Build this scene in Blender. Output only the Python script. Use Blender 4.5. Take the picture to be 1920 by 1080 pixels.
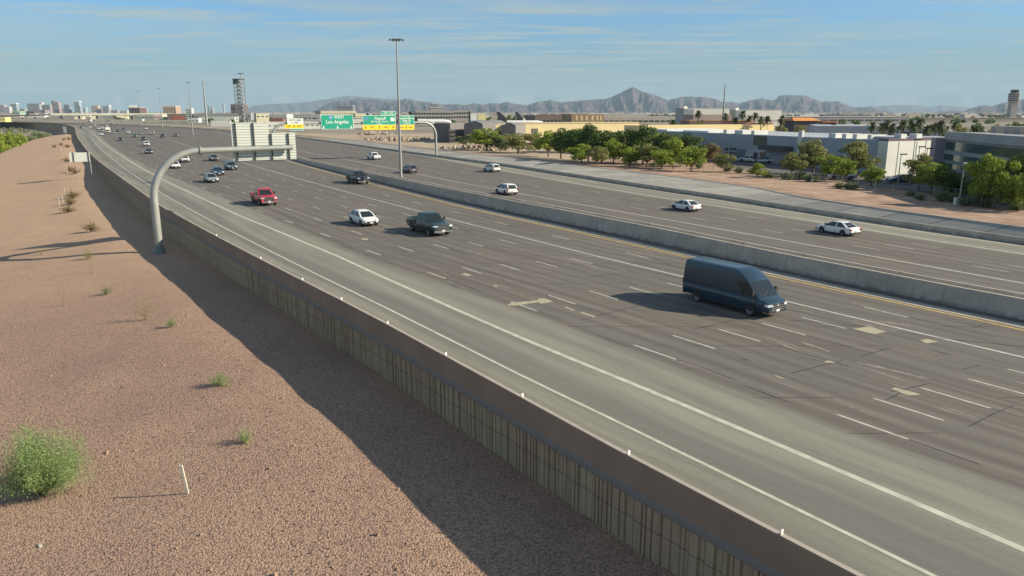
import bpy, bmesh, math, random
import numpy as np
from mathutils import Vector, Matrix
random.seed(7); rng = np.random.default_rng(7)
scene = bpy.context.scene
for o in list(bpy.data.objects): bpy.data.objects.remove(o)
COL = scene.collection
R = math.radians
# ---------------------------------------------------------------- camera
FPX, CAMH, HORIZ = 1400.0, 12.4, 210.0
PITCH = math.atan((540 - HORIZ) / FPX)
cam = bpy.data.cameras.new('camera'); co = bpy.data.objects.new('camera', cam); COL.objects.link(co)
co.location = (0, 0, CAMH); co.rotation_euler = (math.pi / 2 - PITCH, 0, 0)
cam.sensor_width = 36; cam.lens = 36 * FPX / 1920; cam.clip_start = 0.3; cam.clip_end = 60000
scene.camera = co
HAZE = 4.2e-5
# ---------------------------------------------------------------- sky
EL = R(27.5); SUNB = 5.0      # sun slightly behind the camera's right shoulder
wd = bpy.data.worlds.new('World'); scene.world = wd; wd.use_nodes = True
nt = wd.node_tree; nt.nodes.clear()
def wn(t, **k):
    n = nt.nodes.new(t)
    for a, b in k.items(): setattr(n, a, b)
    return n
wl = nt.links.new
sky = wn('ShaderNodeTexSky', sky_type='NISHITA', sun_disc=False, sun_elevation=EL, sun_rotation=R(90 + SUNB), altitude=350, air_density=1.0, dust_density=0.2, ozone_density=2.2)
tc = wn('ShaderNodeTexCoord')
# thin high cirrus: noise on the view direction projected on a flat cloud deck
sep = wn('ShaderNodeSeparateXYZ'); wl(tc.outputs['Generated'], sep.inputs[0])
zz = wn('ShaderNodeMath', operation='MAXIMUM'); wl(sep.outputs['Z'], zz.inputs[0]); zz.inputs[1].default_value = 0.02
dx = wn('ShaderNodeMath', operation='DIVIDE'); wl(sep.outputs['X'], dx.inputs[0]); wl(zz.outputs[0], dx.inputs[1])
dy = wn('ShaderNodeMath', operation='DIVIDE'); wl(sep.outputs['Y'], dy.inputs[0]); wl(zz.outputs[0], dy.inputs[1])
cb = wn('ShaderNodeCombineXYZ'); wl(dx.outputs[0], cb.inputs[0]); wl(dy.outputs[0], cb.inputs[1])
def cloud(rot, sc, scale, lo, hi, det=8):
    mp = wn('ShaderNodeMapping'); wl(cb.outputs[0], mp.inputs[0]); mp.inputs['Rotation'].default_value = (0, 0, rot); mp.inputs['Scale'].default_value = sc
    n = wn('ShaderNodeTexNoise'); wl(mp.outputs[0], n.inputs['Vector']); n.inputs['Scale'].default_value = scale; n.inputs['Detail'].default_value = det; n.inputs['Roughness'].default_value = 0.62; n.inputs['Distortion'].default_value = 0.6
    r = wn('ShaderNodeMapRange', interpolation_type='SMOOTHSTEP'); wl(n.outputs[0], r.inputs[0]); r.inputs[1].default_value = lo; r.inputs[2].default_value = hi
    return r.outputs[0]
c1 = cloud(0.5, (0.55, 1.5, 1), 0.8, 0.46, 0.64)
c2 = cloud(0.15, (0.25, 0.6, 1), 0.45, 0.44, 0.70, 6)
mx = wn('ShaderNodeMath', operation='MAXIMUM'); wl(c1, mx.inputs[0]); wl(c2, mx.inputs[1])
ml = wn('ShaderNodeMath', operation='MULTIPLY'); wl(mx.outputs[0], ml.inputs[0]); ml.inputs[1].default_value = 0.75
tint = wn('ShaderNodeMix', data_type='RGBA', blend_type='MULTIPLY'); tint.inputs[0].default_value = 1.0
wl(sky.outputs[0], tint.inputs[6])
tz = wn('ShaderNodeMapRange', interpolation_type='SMOOTHSTEP'); wl(sep.outputs['Z'], tz.inputs[0]); tz.inputs[1].default_value = 0.12; tz.inputs[2].default_value = 0.5
tm = wn('ShaderNodeMix', data_type='RGBA'); wl(tz.outputs[0], tm.inputs[0]); tm.inputs[6].default_value = (0.40, 0.70, 0.95, 1); tm.inputs[7].default_value = (0.98, 0.97, 0.98, 1); wl(tm.outputs[2], tint.inputs[7])
mix = wn('ShaderNodeMix', data_type='RGBA'); wl(ml.outputs[0], mix.inputs[0])
hz_ = wn('ShaderNodeMapRange', interpolation_type='SMOOTHERSTEP'); wl(sep.outputs['Z'], hz_.inputs[0]); hz_.inputs[1].default_value = -0.02; hz_.inputs[2].default_value = 0.16; hz_.inputs[3].default_value = 0.92; hz_.inputs[4].default_value = 0.0
low = wn('ShaderNodeMix', data_type='RGBA'); wl(hz_.outputs[0], low.inputs[0]); wl(tint.outputs[2], low.inputs[6]); low.inputs[7].default_value = (1.45, 2.20, 2.32, 1)
wl(low.outputs[2], mix.inputs[6]); mix.inputs[7].default_value = (3.3, 3.75, 3.55, 1)
bg = wn('ShaderNodeBackground'); bg.inputs[1].default_value = 0.084; wl(mix.outputs[2], bg.inputs[0])
wo = wn('ShaderNodeOutputWorld'); wl(bg.outputs[0], wo.inputs[0])
# ---------------------------------------------------------------- sun, exposure
sl = bpy.data.lights.new('sun', 'SUN'); sl.energy = 4.9; sl.angle = R(0.53); sl.color = (1.0, 0.885, 0.70)
so = bpy.data.objects.new('sun', sl); COL.objects.link(so); so.rotation_euler = (0, math.pi / 2 - EL, R(-SUNB)); so.location = (50, 0, 80)
scene.view_settings.view_transform = 'Standard'; scene.view_settings.look = 'None'
scene.view_settings.exposure = 0.75; scene.view_settings.gamma = 1.0
scene.cycles.max_bounces = 6; scene.cycles.volume_bounces = 0
# ---------------------------------------------------------------- projection helpers (place things where the photo shows them)
CP, SP = math.cos(PITCH), math.sin(PITCH)
def ray(px):
    x = (px[0] - 960) / FPX; y = (px[1] - 540) / FPX
    return np.array([x, CP - y * SP, -(SP + y * CP)])
def at(px, z=0.0):
    r = ray(px); t = (z - CAMH) / r[2]; return r * t + np.array([0, 0, CAMH])
def aty(px, Y):
    r = ray(px); return r * (Y / r[1]) + np.array([0, 0, CAMH])
CURVES={'L3': [[51.3182, -69.0046, 3.4476, -0.1873, -0.014], [(37, 0.24), (40, 0.13), (44, 0.01), (49, -0.07), (57, -0.25), (65, -0.42), (75, -0.36), (86, -0.35), (95, -0.29), (118, 0.07), (145, 0.61), (201, 1.23), (283, 0.99), (387, 0.03), (676, -0.13)]], 'L1': [[24.4569, -71.4857, 3.821, -0.2776, -0.014], [(18, -0.04), (20, -0.0), (23, 0.02), (28, 0.04), (31, 0.01), (34, -0.01), (41, 0.08), (47, 0.13), (53, 0.04), (60, -0.05), (74, -0.16), (88, -0.27), (117, -0.26), (122, -0.11), (154, 0.13), (203, 0.36), (226, 0.33), (297, -0.1), (479, -0.27), (570, 0.13)]], 'L2': [[28.3618, -69.6591, 2.6078, -0.1003, -0.014], [(19, -0.05), (21, 0.0), (23, 0.04), (27, 0.07), (30, 0.07), (33, 0.03), (36, -0.08), (40, -0.16), (47, -0.09), (57, 0.11), (64, 0.33), (77, 0.16), (93, -0.28), (139, -0.37), (151, -0.25), (186, -0.12), (223, 0.28), (313, 0.42), (492, -0.09)]], 'L4': [[58.5096, -71.167, 6.4492, -0.1873, -0.014], [(42, -0.02), (43, 0.07), (47, 0.07), (51, -0.08), (57, -0.16), (64, 0.03), (76, 0.04), (100, -0.22), (133, 0.12), (149, 0.37), (196, -0.22)]], 'MB': [[59.5113, -70.5137, 6.0954, -0.1873, -0.014], [(43, 0.08), (47, -0.09), (53, -0.06), (58, -0.02), (65, 0.02), (74, 0.19), (86, 0.12), (91, -0.21), (104, -0.27), (128, 0.14), (151, 0.26), (196, -0.18)]], 'L5': [[71.556, -63.4356, 3.3214, -0.1873, -0.014], [(54, -0.09), (60, -0.01), (67, 0.08), (74, 0.12), (82, 0.15), (100, -0.12), (118, -0.37), (136, -0.49), (154, -0.12), (167, 0.7), (201, 0.55), (238, -0.41)]], 'L6': [[84.2232, -62.1229, 6.1547, -0.1873, -0.014], [(66, -0.03), (73, -0.16), (82, 0.06), (93, 0.37), (102, 0.26), (112, -0.24), (128, -0.36), (164, 0.1)]], 'RB': [[82.3056, -48.3514, 0.2372, -0.1873, -0.014], [(70, 0.3), (78, -0.19), (88, -0.37), (99, -0.11), (110, 0.1), (120, -0.19), (139, 0.22), (173, 1.06), (201, 0.16), (255, -0.91), (371, -0.06)]], 'PT': [[98.3478, -95.816, 50.8907, -14.4234, -0.014], [(73, 0.56), (83, 0.34), (86, -0.34), (91, -1.03), (99, -1.45), (103, -0.98), (111, 0.69), (118, 2.03), (123, 1.49), (147, -0.04), (163, -1.06), (190, -0.88), (216, 0.67)]], 'W': [[20.5949, -71.0641, 2.87, -0.1106, -0.014], [(17, -0.03), (19, -0.05), (24, -0.06), (26, -0.01), (29, 0.07), (34, 0.19), (40, 0.29), (45, 0.27), (51, 0.14), (59, -0.04), (70, -0.27), (88, -0.55), (91, -0.72), (96, -0.57), (118, -0.04), (148, 0.37), (185, 0.44), (226, 0.63), (284, 0.74), (350, -0.01), (455, -0.67), (648, -0.08)]], 'PV': [[33.2067, -72.7413, 3.6229, -0.1873, -0.014], [(23, 0.15), (25, -0.05), (28, -0.25), (29, -0.16), (34, 0.06), (39, 0.29), (44, 0.34), (53, 0.05), (61, -0.43), (69, -0.53), (84, -0.15), (99, 0.43), (126, 0.51), (201, -0.03), (330, -0.24)]], 'A': [[35.4603, -74.7298, 3.4476, -0.1873, -0.014], [(29, 0.02), (39, -0.05), (49, -0.07), (61, 0.01), (72, 0.12)]], 'E': [[49.9685, -73.2247, 3.4476, -0.1873, -0.014], [(35, 0.0), (44, -0.0)]], 'B': [[39.3232, -74.492, 3.4476, -0.1873, -0.014], [(31, -0.0), (41, -0.0), (52, 0.01)]]}
def cx(n, Y):
    c, t = CURVES[n]
    return float(sum(k * (Y / 100) ** i for i, k in enumerate(c)) + np.interp(Y, [a for a, _ in t], [b for _, b in t]))
def tang(n, Y):
    v = Vector((cx(n, Y + 3) - cx(n, Y - 3), 6.0)); v.normalize(); return v     # pointing away from the camera
# ---------------------------------------------------------------- object helpers
def prop(o, label=None, cat=None, group=None, kind=None):
    if label: o['label'] = label
    if cat: o['category'] = cat
    if group: o['group'] = group
    if kind: o['kind'] = kind
    return o
def thing(name, label, cat, loc=(0, 0, 0), rz=0.0, group=None):
    o = bpy.data.objects.new(name, None); COL.objects.link(o); o.empty_display_size = 0.3
    o.location = loc; o.rotation_euler = (0, 0, rz)
    return prop(o, label, cat, group)
def link(name, me, parent=None):
    o = bpy.data.objects.new(name, me); COL.objects.link(o)
    if parent: o.parent = parent
    return o
def dup(root, loc=None, rz=None, scale=None, label=None, group=None):
    r = root.copy(); COL.objects.link(r)
    if loc is not None: r.location = loc
    if rz is not None: r.rotation_euler = (0, 0, rz)
    if scale is not None: r.scale = scale if hasattr(scale, '__len__') else (scale,) * 3
    if label: r['label'] = label
    if group: r['group'] = group
    for ch in list(root.children):
        c = ch.copy(); COL.objects.link(c); c.parent = r
        for g in list(ch.children):
            d = g.copy(); COL.objects.link(d); d.parent = c
    return r
class MB:
    def __init__(s): s.v = []; s.f = []; s.m = []; s.uv = None
    def add(s, vs, fs, m=0):
        b = len(s.v); s.v += [tuple(map(float, p)) for p in vs]; s.f += [tuple(i + b for i in f) for f in fs]; s.m += [m] * len(fs); return s
    def box(s, x0, x1, y0, y1, z0, z1, m=0):
        vs = [(x, y, z) for x in (x0, x1) for y in (y0, y1) for z in (z0, z1)]
        return s.add(vs, [(0, 1, 3, 2), (4, 6, 7, 5), (0, 4, 5, 1), (2, 3, 7, 6), (0, 2, 6, 4), (1, 5, 7, 3)], m)
    def obox(s, c, u, lu, lv, z0, z1, m=0, skip=()):
        u = Vector((u[0], u[1])).normalized(); v = Vector((-u.y, u.x)); c = Vector((c[0], c[1])); vs = []
        for a in (-lu / 2, lu / 2):
            for b in (-lv / 2, lv / 2):
                p = c + u * a + v * b
                for z in (z0, z1): vs.append((p.x, p.y, z))
        return s.add(vs, [(0, 1, 3, 2), (4, 6, 7, 5), (0, 4, 5, 1), (2, 3, 7, 6), (0, 2, 6, 4), (1, 5, 7, 3)], m)
    def tube(s, pts, rad, n=8, m=0, cap=True):
        pts = [Vector(p) for p in pts]; rad = rad if hasattr(rad, '__len__') else [rad] * len(pts); rings = []; up = None
        for i, p in enumerate(pts):
            t = (pts[min(i + 1, len(pts) - 1)] - pts[max(i - 1, 0)]).normalized()
            if up is None: up = Vector((0, 0, 1)) if abs(t.z) < 0.9 else Vector((0, 1, 0))
            a = t.cross(up).normalized(); b = a.cross(t).normalized(); up = b
            rings.append([p + (a * math.cos(2 * math.pi * k / n) + b * math.sin(2 * math.pi * k / n)) * rad[i] for k in range(n)])
        vs = [q for r_ in rings for q in r_]; fs = []
        for i in range(len(pts) - 1):
            for k in range(n): fs.append((i * n + k, i * n + (k + 1) % n, (i + 1) * n + (k + 1) % n, (i + 1) * n + k))
        if cap: fs += [tuple(range(n))[::-1], tuple((len(pts) - 1) * n + k for k in range(n))]
        return s.add(vs, fs, m)
    def loft(s, rings, m=0, cap=True, closed=True):
        n = len(rings[0]); vs = [q for r_ in rings for q in r_]; fs = []
        for i in range(len(rings) - 1):
            for k in range(n if closed else n - 1): fs.append((i * n + k, i * n + (k + 1) % n, (i + 1) * n + (k + 1) % n, (i + 1) * n + k))
        if cap: fs += [tuple(range(n))[::-1], tuple((len(rings) - 1) * n + k for k in range(n))]
        return s.add(vs, fs, m)
    def mesh(s, name, mats=(), smooth=None, fix=True):
        me = bpy.data.meshes.new(name); me.from_pydata(s.v, [], s.f)
        for mm in (mats if isinstance(mats, (list, tuple)) else [mats]): me.materials.append(mm)
        me.polygons.foreach_set('material_index', s.m)
        if fix:
            bm = bmesh.new(); bm.from_mesh(me); bmesh.ops.recalc_face_normals(bm, faces=bm.faces); bm.to_mesh(me); bm.free()
        if smooth is not None:
            me.polygons.foreach_set('use_smooth', [True] * len(me.polygons)); me.set_sharp_from_angle(angle=R(smooth))
        me.update(); return me
    def obj(s, name, mats, parent=None, smooth=None, fix=True): return link(name, s.mesh(name, mats, smooth, fix), parent)
# ---------------------------------------------------------------- materials
_mc = {}
def mat(name, col, rough=0.8, metal=0.0, var=0.0, scale=1.0, bump=0.0, bscale=None, col2=None, spec=None, alpha=None, stretch=None, det=5):
    if name in _mc: return _mc[name]
    m = bpy.data.materials.new(name); m.use_nodes = True; t = m.node_tree; b = t.nodes['Principled BSDF']; L = t.links.new
    b.inputs['Roughness'].default_value = rough; b.inputs['Metallic'].default_value = metal
    if spec is not None: b.inputs['Specular IOR Level'].default_value = spec
    c = (*col, 1); b.inputs['Base Color'].default_value = c
    if var or col2 or bump:
        tcn = t.nodes.new('ShaderNodeTexCoord'); src = tcn.outputs['Object']
        if stretch:
            mp = t.nodes.new('ShaderNodeMapping'); L(src, mp.inputs[0]); mp.inputs['Scale'].default_value = stretch; src = mp.outputs[0]
        n = t.nodes.new('ShaderNodeTexNoise'); L(src, n.inputs['Vector']); n.inputs['Scale'].default_value = scale; n.inputs['Detail'].default_value = det; n.inputs['Roughness'].default_value = 0.6
        r = t.nodes.new('ShaderNodeMapRange'); L(n.outputs[0], r.inputs[0]); r.inputs[1].default_value = 0.32; r.inputs[2].default_value = 0.68
        mxn = t.nodes.new('ShaderNodeMix'); mxn.data_type = 'RGBA'; L(r.outputs[0], mxn.inputs[0])
        mxn.inputs[6].default_value = (*[x * (1 - var) for x in col], 1); mxn.inputs[7].default_value = (*(col2 or [min(1, x * (1 + var)) for x in col]), 1)
        L(mxn.outputs[2], b.inputs['Base Color'])
        if bump:
            n2 = t.nodes.new('ShaderNodeTexNoise'); L(src, n2.inputs['Vector']); n2.inputs['Scale'].default_value = bscale or scale * 4; n2.inputs['Detail'].default_value = 3
            bp = t.nodes.new('ShaderNodeBump'); bp.inputs['Strength'].default_value = min(1, bump); bp.inputs['Distance'].default_value = 0.05 * bump; L(n2.outputs[0], bp.inputs['Height']); L(bp.outputs[0], b.inputs['Normal'])
    _mc[name] = m; return m
class NT:     # tiny node-graph helper for the bespoke surfaces
    def __init__(s, name, rough=0.9):
        s.m = bpy.data.materials.new(name); s.m.use_nodes = True; s.t = s.m.node_tree; s.b = s.t.nodes['Principled BSDF']; s.b.inputs['Roughness'].default_value = rough
        s.b.inputs['Specular IOR Level'].default_value = 0.25
    def n(s, ty, ins=None, **k):
        q = s.t.nodes.new(ty)
        for a, b in k.items(): setattr(q, a, b)
        for a, b in (ins or {}).items():
            if hasattr(b, 'links'): s.t.links.new(b, q.inputs[a])
            else: q.inputs[a].default_value = b
        return q
    def math(s, op, a, b=0.0, c=None):
        i = {0: a, 1: b}
        if c is not None: i[2] = c
        return s.n('ShaderNodeMath', i, operation=op).outputs[0]
    def noise(s, v, scale, det=4, rough=0.6, dist=0.0): return s.n('ShaderNodeTexNoise', {'Vector': v, 'Scale': scale, 'Detail': det, 'Roughness': rough, 'Distortion': dist}).outputs[0]
    def mapv(s, v, sc, loc=(0, 0, 0)): return s.n('ShaderNodeMapping', {0: v, 'Scale': sc, 'Location': loc}).outputs[0]
    def ramp(s, x, a, b, c=0.0, d=1.0, smooth=True): return s.n('ShaderNodeMapRange', {0: x, 1: a, 2: b, 3: c, 4: d}, interpolation_type='SMOOTHSTEP' if smooth else 'LINEAR').outputs[0]
    def mix(s, f, a, b, mode='MIX'):
        return s.n('ShaderNodeMix', {0: f, 6: a, 7: b}, data_type='RGBA', blend_type=mode).outputs[2]
    def bump(s, h, strength, dist): s.t.links.new(s.n('ShaderNodeBump', {'Height': h, 'Strength': strength, 'Distance': dist}).outputs[0], s.b.inputs['Normal'])
    def out(s, col): s.t.links.new(col, s.b.inputs['Base Color']); return s.m
def c4(r, g, b): return (r, g, b, 1)
# ================================================================ SETTING
# ---- surface materials
def uvn(g): return g.n('ShaderNodeUVMap').outputs[0]
def road_material(name, side):
    g = NT(name, 0.85); uv = uvn(g); sp = g.n('ShaderNodeSeparateXYZ', {0: uv}); u, v = sp.outputs[0], sp.outputs[1]
    streak = g.noise(g.mapv(uv, (0.035, 1.6, 1)), 1.0, 5, 0.62, 0.3); fine = g.noise(g.mapv(uv, (0.25, 7, 1)), 1.0, 4, 0.7)
    blot = g.noise(uv, 0.09, 4, 0.6); grain = g.noise(uv, 9.0, 3, 0.8); edge = g.noise(g.mapv(uv, (0.02, 0.9, 1)), 1.0, 5, 0.7)
    asp = g.mix(g.ramp(streak, 0.3, 0.72), c4(0.130, 0.113, 0.095), c4(0.205, 0.185, 0.153))
    asp = g.mix(g.ramp(blot, 0.35, 0.7, 0, 0.6), asp, c4(0.135, 0.132, 0.120))
    asp = g.mix(g.ramp(fine, 0.56, 0.78, 0, 0.65), asp, c4(0.27, 0.235, 0.19))      # worn pale scuffs along the lanes
    asp = g.mix(g.ramp(g.noise(g.mapv(uv, (0.018, 2.4, 1), (3, 5, 0)), 1.0, 3), 0.60, 0.7, 0, 0.55), asp, c4(0.075, 0.066, 0.062))
    wp = g.math('ABSOLUTE', g.math('SUBTRACT', g.math('FRACT', g.math('DIVIDE', g.math('ADD', v, g.math('MULTIPLY', streak, 0.5)), 1.55)), 0.5)); asp = g.mix(g.ramp(wp, 0.0, 0.30, 0.42, 0.0), asp, c4(0.092, 0.080, 0.071))
    con = g.mix(g.ramp(g.noise(g.mapv(uv, (0.05, 0.9, 1), (7, 1, 0)), 1.0, 5), 0.3, 0.7), c4(0.185, 0.183, 0.15), c4(0.275, 0.266, 0.215))
    con = g.mix(g.ramp(fine, 0.5, 0.8, 0, 0.4), con, c4(0.32, 0.29, 0.23)); con = g.mix(g.ramp(blot, 0.5, 0.75, 0, 0.45), con, c4(0.16, 0.155, 0.135))
    sgn = -1 if side == 'L' else 1
    k = g.ramp(g.math('ADD', g.math('MULTIPLY', v, sgn), g.math('MULTIPLY', g.math('SUBTRACT', edge, 0.5), 2.6)), -0.7, 0.9)
    col = g.mix(k, asp, con)
    if side == 'L':      # tyre-darkened band in the ramp lane
        wob = g.math('ADD', v, g.math('MULTIPLY', g.math('SUBTRACT', streak, 0.5), 0.8)); d = g.math('ABSOLUTE', g.math('ADD', wob, 6.1))
        col = g.mix(g.ramp(d, 0.5, 1.6, 0.55, 0.0), col, c4(0.125, 0.125, 0.115))
    # transverse slab joints, sealed irregularly lane by lane
    lane = g.math('FLOOR', g.math('DIVIDE', v, 3.05)); ln = g.noise(g.n('ShaderNodeCombineXYZ', {0: g.math('FLOOR', g.math('DIVIDE', u, 4.57)), 1: g.math('MULTIPLY', lane, 3.7)}).outputs[0], 1.7, 1)
    fr = g.math('ABSOLUTE', g.math('SUBTRACT', g.math('FRACT', g.math('DIVIDE', g.math('ADD', u, g.math('MULTIPLY', g.noise(uv, 0.7), 0.12)), 4.57)), 0.5))
    j = g.math('MULTIPLY', g.math('MULTIPLY', g.ramp(fr, 0.485, 0.493, 0, 1), g.ramp(ln, 0.42, 0.60, 0.06, 0.8)), g.ramp(k, 0, 1, 1, 0.12))
    col = g.mix(j, col, c4(0.045, 0.042, 0.040)); col = g.mix(g.ramp(grain, 0.3, 0.8, 0.0, 0.22), col, c4(0.04, 0.04, 0.04))
    g.bump(grain, 0.25, 0.01); return g.out(col)
M_ROADL = road_material('worn_pavement', 'L'); M_ROADR = road_material('worn_pavement_far', 'R')
def gravel_material():
    g = NT('desert_gravel', 1.0); p = g.n('ShaderNodeTexCoord').outputs['Object']
    big = g.noise(p, 0.06, 4, 0.55); mid = g.noise(p, 0.5, 4, 0.6)
    vo = g.n('ShaderNodeTexVoronoi', {'Vector': p, 'Scale': 12.5, 'Randomness': 1.0}); vo2 = g.n('ShaderNodeTexVoronoi', {'Vector': p, 'Scale': 24.0})
    base = g.mix(g.ramp(big, 0.35, 0.65), c4(0.47, 0.305, 0.205), c4(0.375, 0.243, 0.175)); base = g.mix(g.ramp(mid, 0.35, 0.7, 0, 0.55), base, c4(0.44, 0.30, 0.20))
    base = g.mix(g.ramp(g.noise(g.mapv(p, (0.9, 0.12, 1), (2, 9, 0)), 0.55, 5, 0.6, 0.8), 0.5, 0.72, 0, 0.35), base, c4(0.29, 0.20, 0.155)); base = g.mix(g.ramp(g.noise(g.mapv(p, (0.25, 0.6, 1)), 0.35, 4, 0.6, 0.4), 0.55, 0.7, 0, 0.4), base, c4(0.50, 0.35, 0.235))
    rc = g.n('ShaderNodeSeparateColor', {0: vo.outputs['Color']}).outputs[0]
    base = g.mix(g.ramp(rc, 0.55, 1.0, 0, 0.55), base, c4(0.20, 0.135, 0.115)); base = g.mix(g.ramp(rc, 0.0, 0.25, 0.35, 0), base, c4(0.52, 0.41, 0.31))
    sp = g.noise(p, 7.5, 3, 0.75); base = g.mix(g.ramp(sp, 0.55, 0.66, 0, 0.6), base, c4(0.12, 0.075, 0.062)); base = g.mix(g.ramp(vo.outputs['Distance'], 0.42, 0.75, 0, 0.6), base, c4(0.12, 0.08, 0.068)); base = g.mix(g.ramp(g.noise(p, 3.1, 2, 0.7), 0.60, 0.70, 0, 0.5), base, c4(0.15, 0.095, 0.08))  # dark specks and gaps between stones: pebble shade put into the colour
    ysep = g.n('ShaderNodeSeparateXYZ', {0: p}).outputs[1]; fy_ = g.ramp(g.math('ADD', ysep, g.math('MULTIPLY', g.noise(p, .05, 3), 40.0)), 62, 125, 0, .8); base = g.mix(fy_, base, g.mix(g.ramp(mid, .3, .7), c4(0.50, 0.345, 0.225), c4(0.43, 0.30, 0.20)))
    h = g.math('ADD', g.math('MULTIPLY', g.math('SUBTRACT', 1.0, vo.outputs['Distance']), 1.0), g.math('MULTIPLY', vo2.outputs['Distance'], -0.5))
    g.bump(h, 0.7, 0.045); return g.out(base)
M_GRAV = gravel_material()
M_GRAVE = mat('pink_brown_gravel', (0.31, 0.19, 0.13), 1, 0, 0.25, 0.35, 0.6, 6.0, (0.42, 0.29, 0.20))
M_SCRUBG = mat('river_bed_soil', (0.20, 0.165, 0.11), 1, 0, 0.3, 0.02, 0.3, 0.5, (0.35, 0.28, 0.20))
M_DIRT = mat('tan_dirt', (0.34, 0.26, 0.175), 1, 0, 0.2, 0.04, 0.3, 0.6, (0.42, 0.34, 0.24))
M_CITY = mat('far_ground', (0.16, 0.15, 0.11), 1, 0, 0.4, 0.012, 0, None, (0.30, 0.26, 0.20), det=8)
M_CONC = mat('concrete', (0.30, 0.285, 0.25), 0.9, 0, 0.15, 0.5, 0.25, 8, (0.37, 0.35, 0.31))
M_CONCD = mat('median_concrete', (0.33, 0.29, 0.24), 0.9, 0, 0.16, 0.6, 0.2, 6, (0.40, 0.355, 0.295))
M_LOT = mat('parking_asphalt', (0.11, 0.10, 0.092), 0.9, 0, 0.2, 0.15, 0.2, 8, (0.15, 0.135, 0.12))
M_WHITE = mat('road_paint', (0.46, 0.455, 0.365), 0.75, 0, 0.22, 1.6)
M_CREAM = mat('lane_paint_fresh', (0.50, 0.485, 0.415), 0.75, 0, 0.25, 2.0)
M_YEL = mat('yellow_paint', (0.60, 0.40, 0.12), 0.7, 0, 0.25, 1.5)
M_OLD = mat('old_cream_paint', (0.36, 0.335, 0.23), 0.8, 0, 0.25, 3)
M_GUT = mat('gutter_concrete', (0.36, 0.33, 0.26), 0.9, 0, 0.15, 0.6)
M_TAR = mat('tar_seal', (0.045, 0.042, 0.042), 0.6)
def stations(a, b, k=0.04, m=0.8):
    y = a; o = []
    while y < b: o.append(y); y += max(m, abs(y) * k)
    o.append(b); return o
# ---- ground: one sheet to the horizon, with the low strip left of the retaining wall and the bank on the right
def zl(Y): return float(np.interp(Y, [0, 150, 190, 440, 490, 520], [-2.37, -2.35, -0.75, -0.6, -1.5, -7.5]))
def terr(x, Y):
    w = cx('W', min(max(Y, -40), 1150)); d = max(0.0, w - x); return zl(Y) - max(0.0, d - 7.5) * 0.095
def gpt(px):       # where the line of sight meets the gravel
    z = -2.35
    for _ in range(25): p = at(px, z); z = 0.5 * z + 0.5 * terr(p[0], p[1])
    return at(px, z)
RBW = ([50, 73, 86, 99, 103, 111, 118, 123, 147, 190, 230, 400], [3, 3.2, 3.6, 4.6, 5.5, 8, 9.3, 10, 9.5, 8, 7, 5])
def ptx(Y): return cx('RB', Y) + float(np.interp(Y, *RBW))
def rbx(Y): return cx('RB', max(Y, -40))
def hn(x, y, s=1.0): return math.sin(x * 0.31 * s + 1.3 * math.sin(y * 0.23 * s)) * math.sin(y * 0.37 * s + 1.1 * math.sin(x * 0.19 * s))
def ground():
    rows = [-60, -30, -10] + stations(0, 1150, 0.02, 1.2) + [1250, 1500, 2000, 3000, 6000, 12000, 27000]
    V = []; F = []; Mi = []; NL = 14; nrow = []
    for Y in rows:
        Yc = min(max(Y, -40), 1150); w = cx('W', Yc); far = Y > 1150
        cw = float(np.interp(Y, [230, 350, 410, 473, 500], [33, 28, 23, 12, 2.5])); r = []
        zb = float(np.interp(Y, [0, 1500, 2500], [-8.0, -7.0, -0.5])); pl = zl(Y)
        r.append((-27000, zb)); r.append((w - 1500 - Y * 0.2, zb)); r.append((w - 300, zb)); r.append((w - cw - 12, zb)); r.append((w - cw - 8, zb * 0.9)); r.append((w - cw - 1.5, (terr(w - cw, Y) if not far else zb) - 0.35))
        for i in range(NL + 1):
            x = w - cw * (1 - i / NL); a = 0.07 * min(1, i / 3, (NL - i) / 2.0)
            r.append((x, (terr(x, Y) if not far else zb) + a * hn(x, Y) + 0.5 * a * hn(x, Y, 2.7)))
        r.append((w + 0.12, (pl if not far else -0.3))); r.append((w + 0.2, -0.35 if not far else -0.3))
        rb = rbx(Yc); pt = ptx(Yc)
        r.append((rb + 1.2, -0.35)); r.append((rb + 1.25, 0.4)); r.append((pt - 0.2, 1.15)); r.append((pt + 0.15, 1.26)); r.append((pt + 6, 1.15)); r.append((pt + 18, 0.9)); r.append((pt + 60, 0.9)); r.append((pt + 160 + Y * 0.1, 0.9)); r.append((pt + 1500, 0.9 if Y < 2000 else 0)); r.append((27000, 0.0))
        if far: r = [(x, min(z, 0.9)) for x, z in r]
        nrow.append(len(r)); V += [(x, Y, z) for x, z in r]
    n = nrow[0]
    for i in range(len(rows) - 1):
        Y = rows[i]
        for k in range(n - 1):
            F.append((i * n + k, i * n + k + 1, (i + 1) * n + k + 1, (i + 1) * n + k))
            if k < 2: m = 3 if Y > 1400 else 1
            elif k < 4: m = 1
            elif k <= 6 + NL: m = 0 if Y < 1150 else 3
            elif k < n - 6: m = 2 if Y < 300 else 4
            elif k == n - 6: m = 2 if Y < 175 else 4
            elif k <= n - 4: m = (3 if k == n - 4 else 2) if Y < 190 else (4 if Y < 420 else 3)
            else: m = 3
            if Y > 900 and k > 6 + NL: m = 3
            Mi.append(m)
    me = bpy.data.meshes.new('ground'); me.from_pydata(V, [], F)
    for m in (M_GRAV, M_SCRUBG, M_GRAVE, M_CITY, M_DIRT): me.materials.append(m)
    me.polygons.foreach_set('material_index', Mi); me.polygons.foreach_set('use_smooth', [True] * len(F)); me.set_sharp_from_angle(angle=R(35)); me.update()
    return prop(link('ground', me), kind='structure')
ground()
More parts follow.
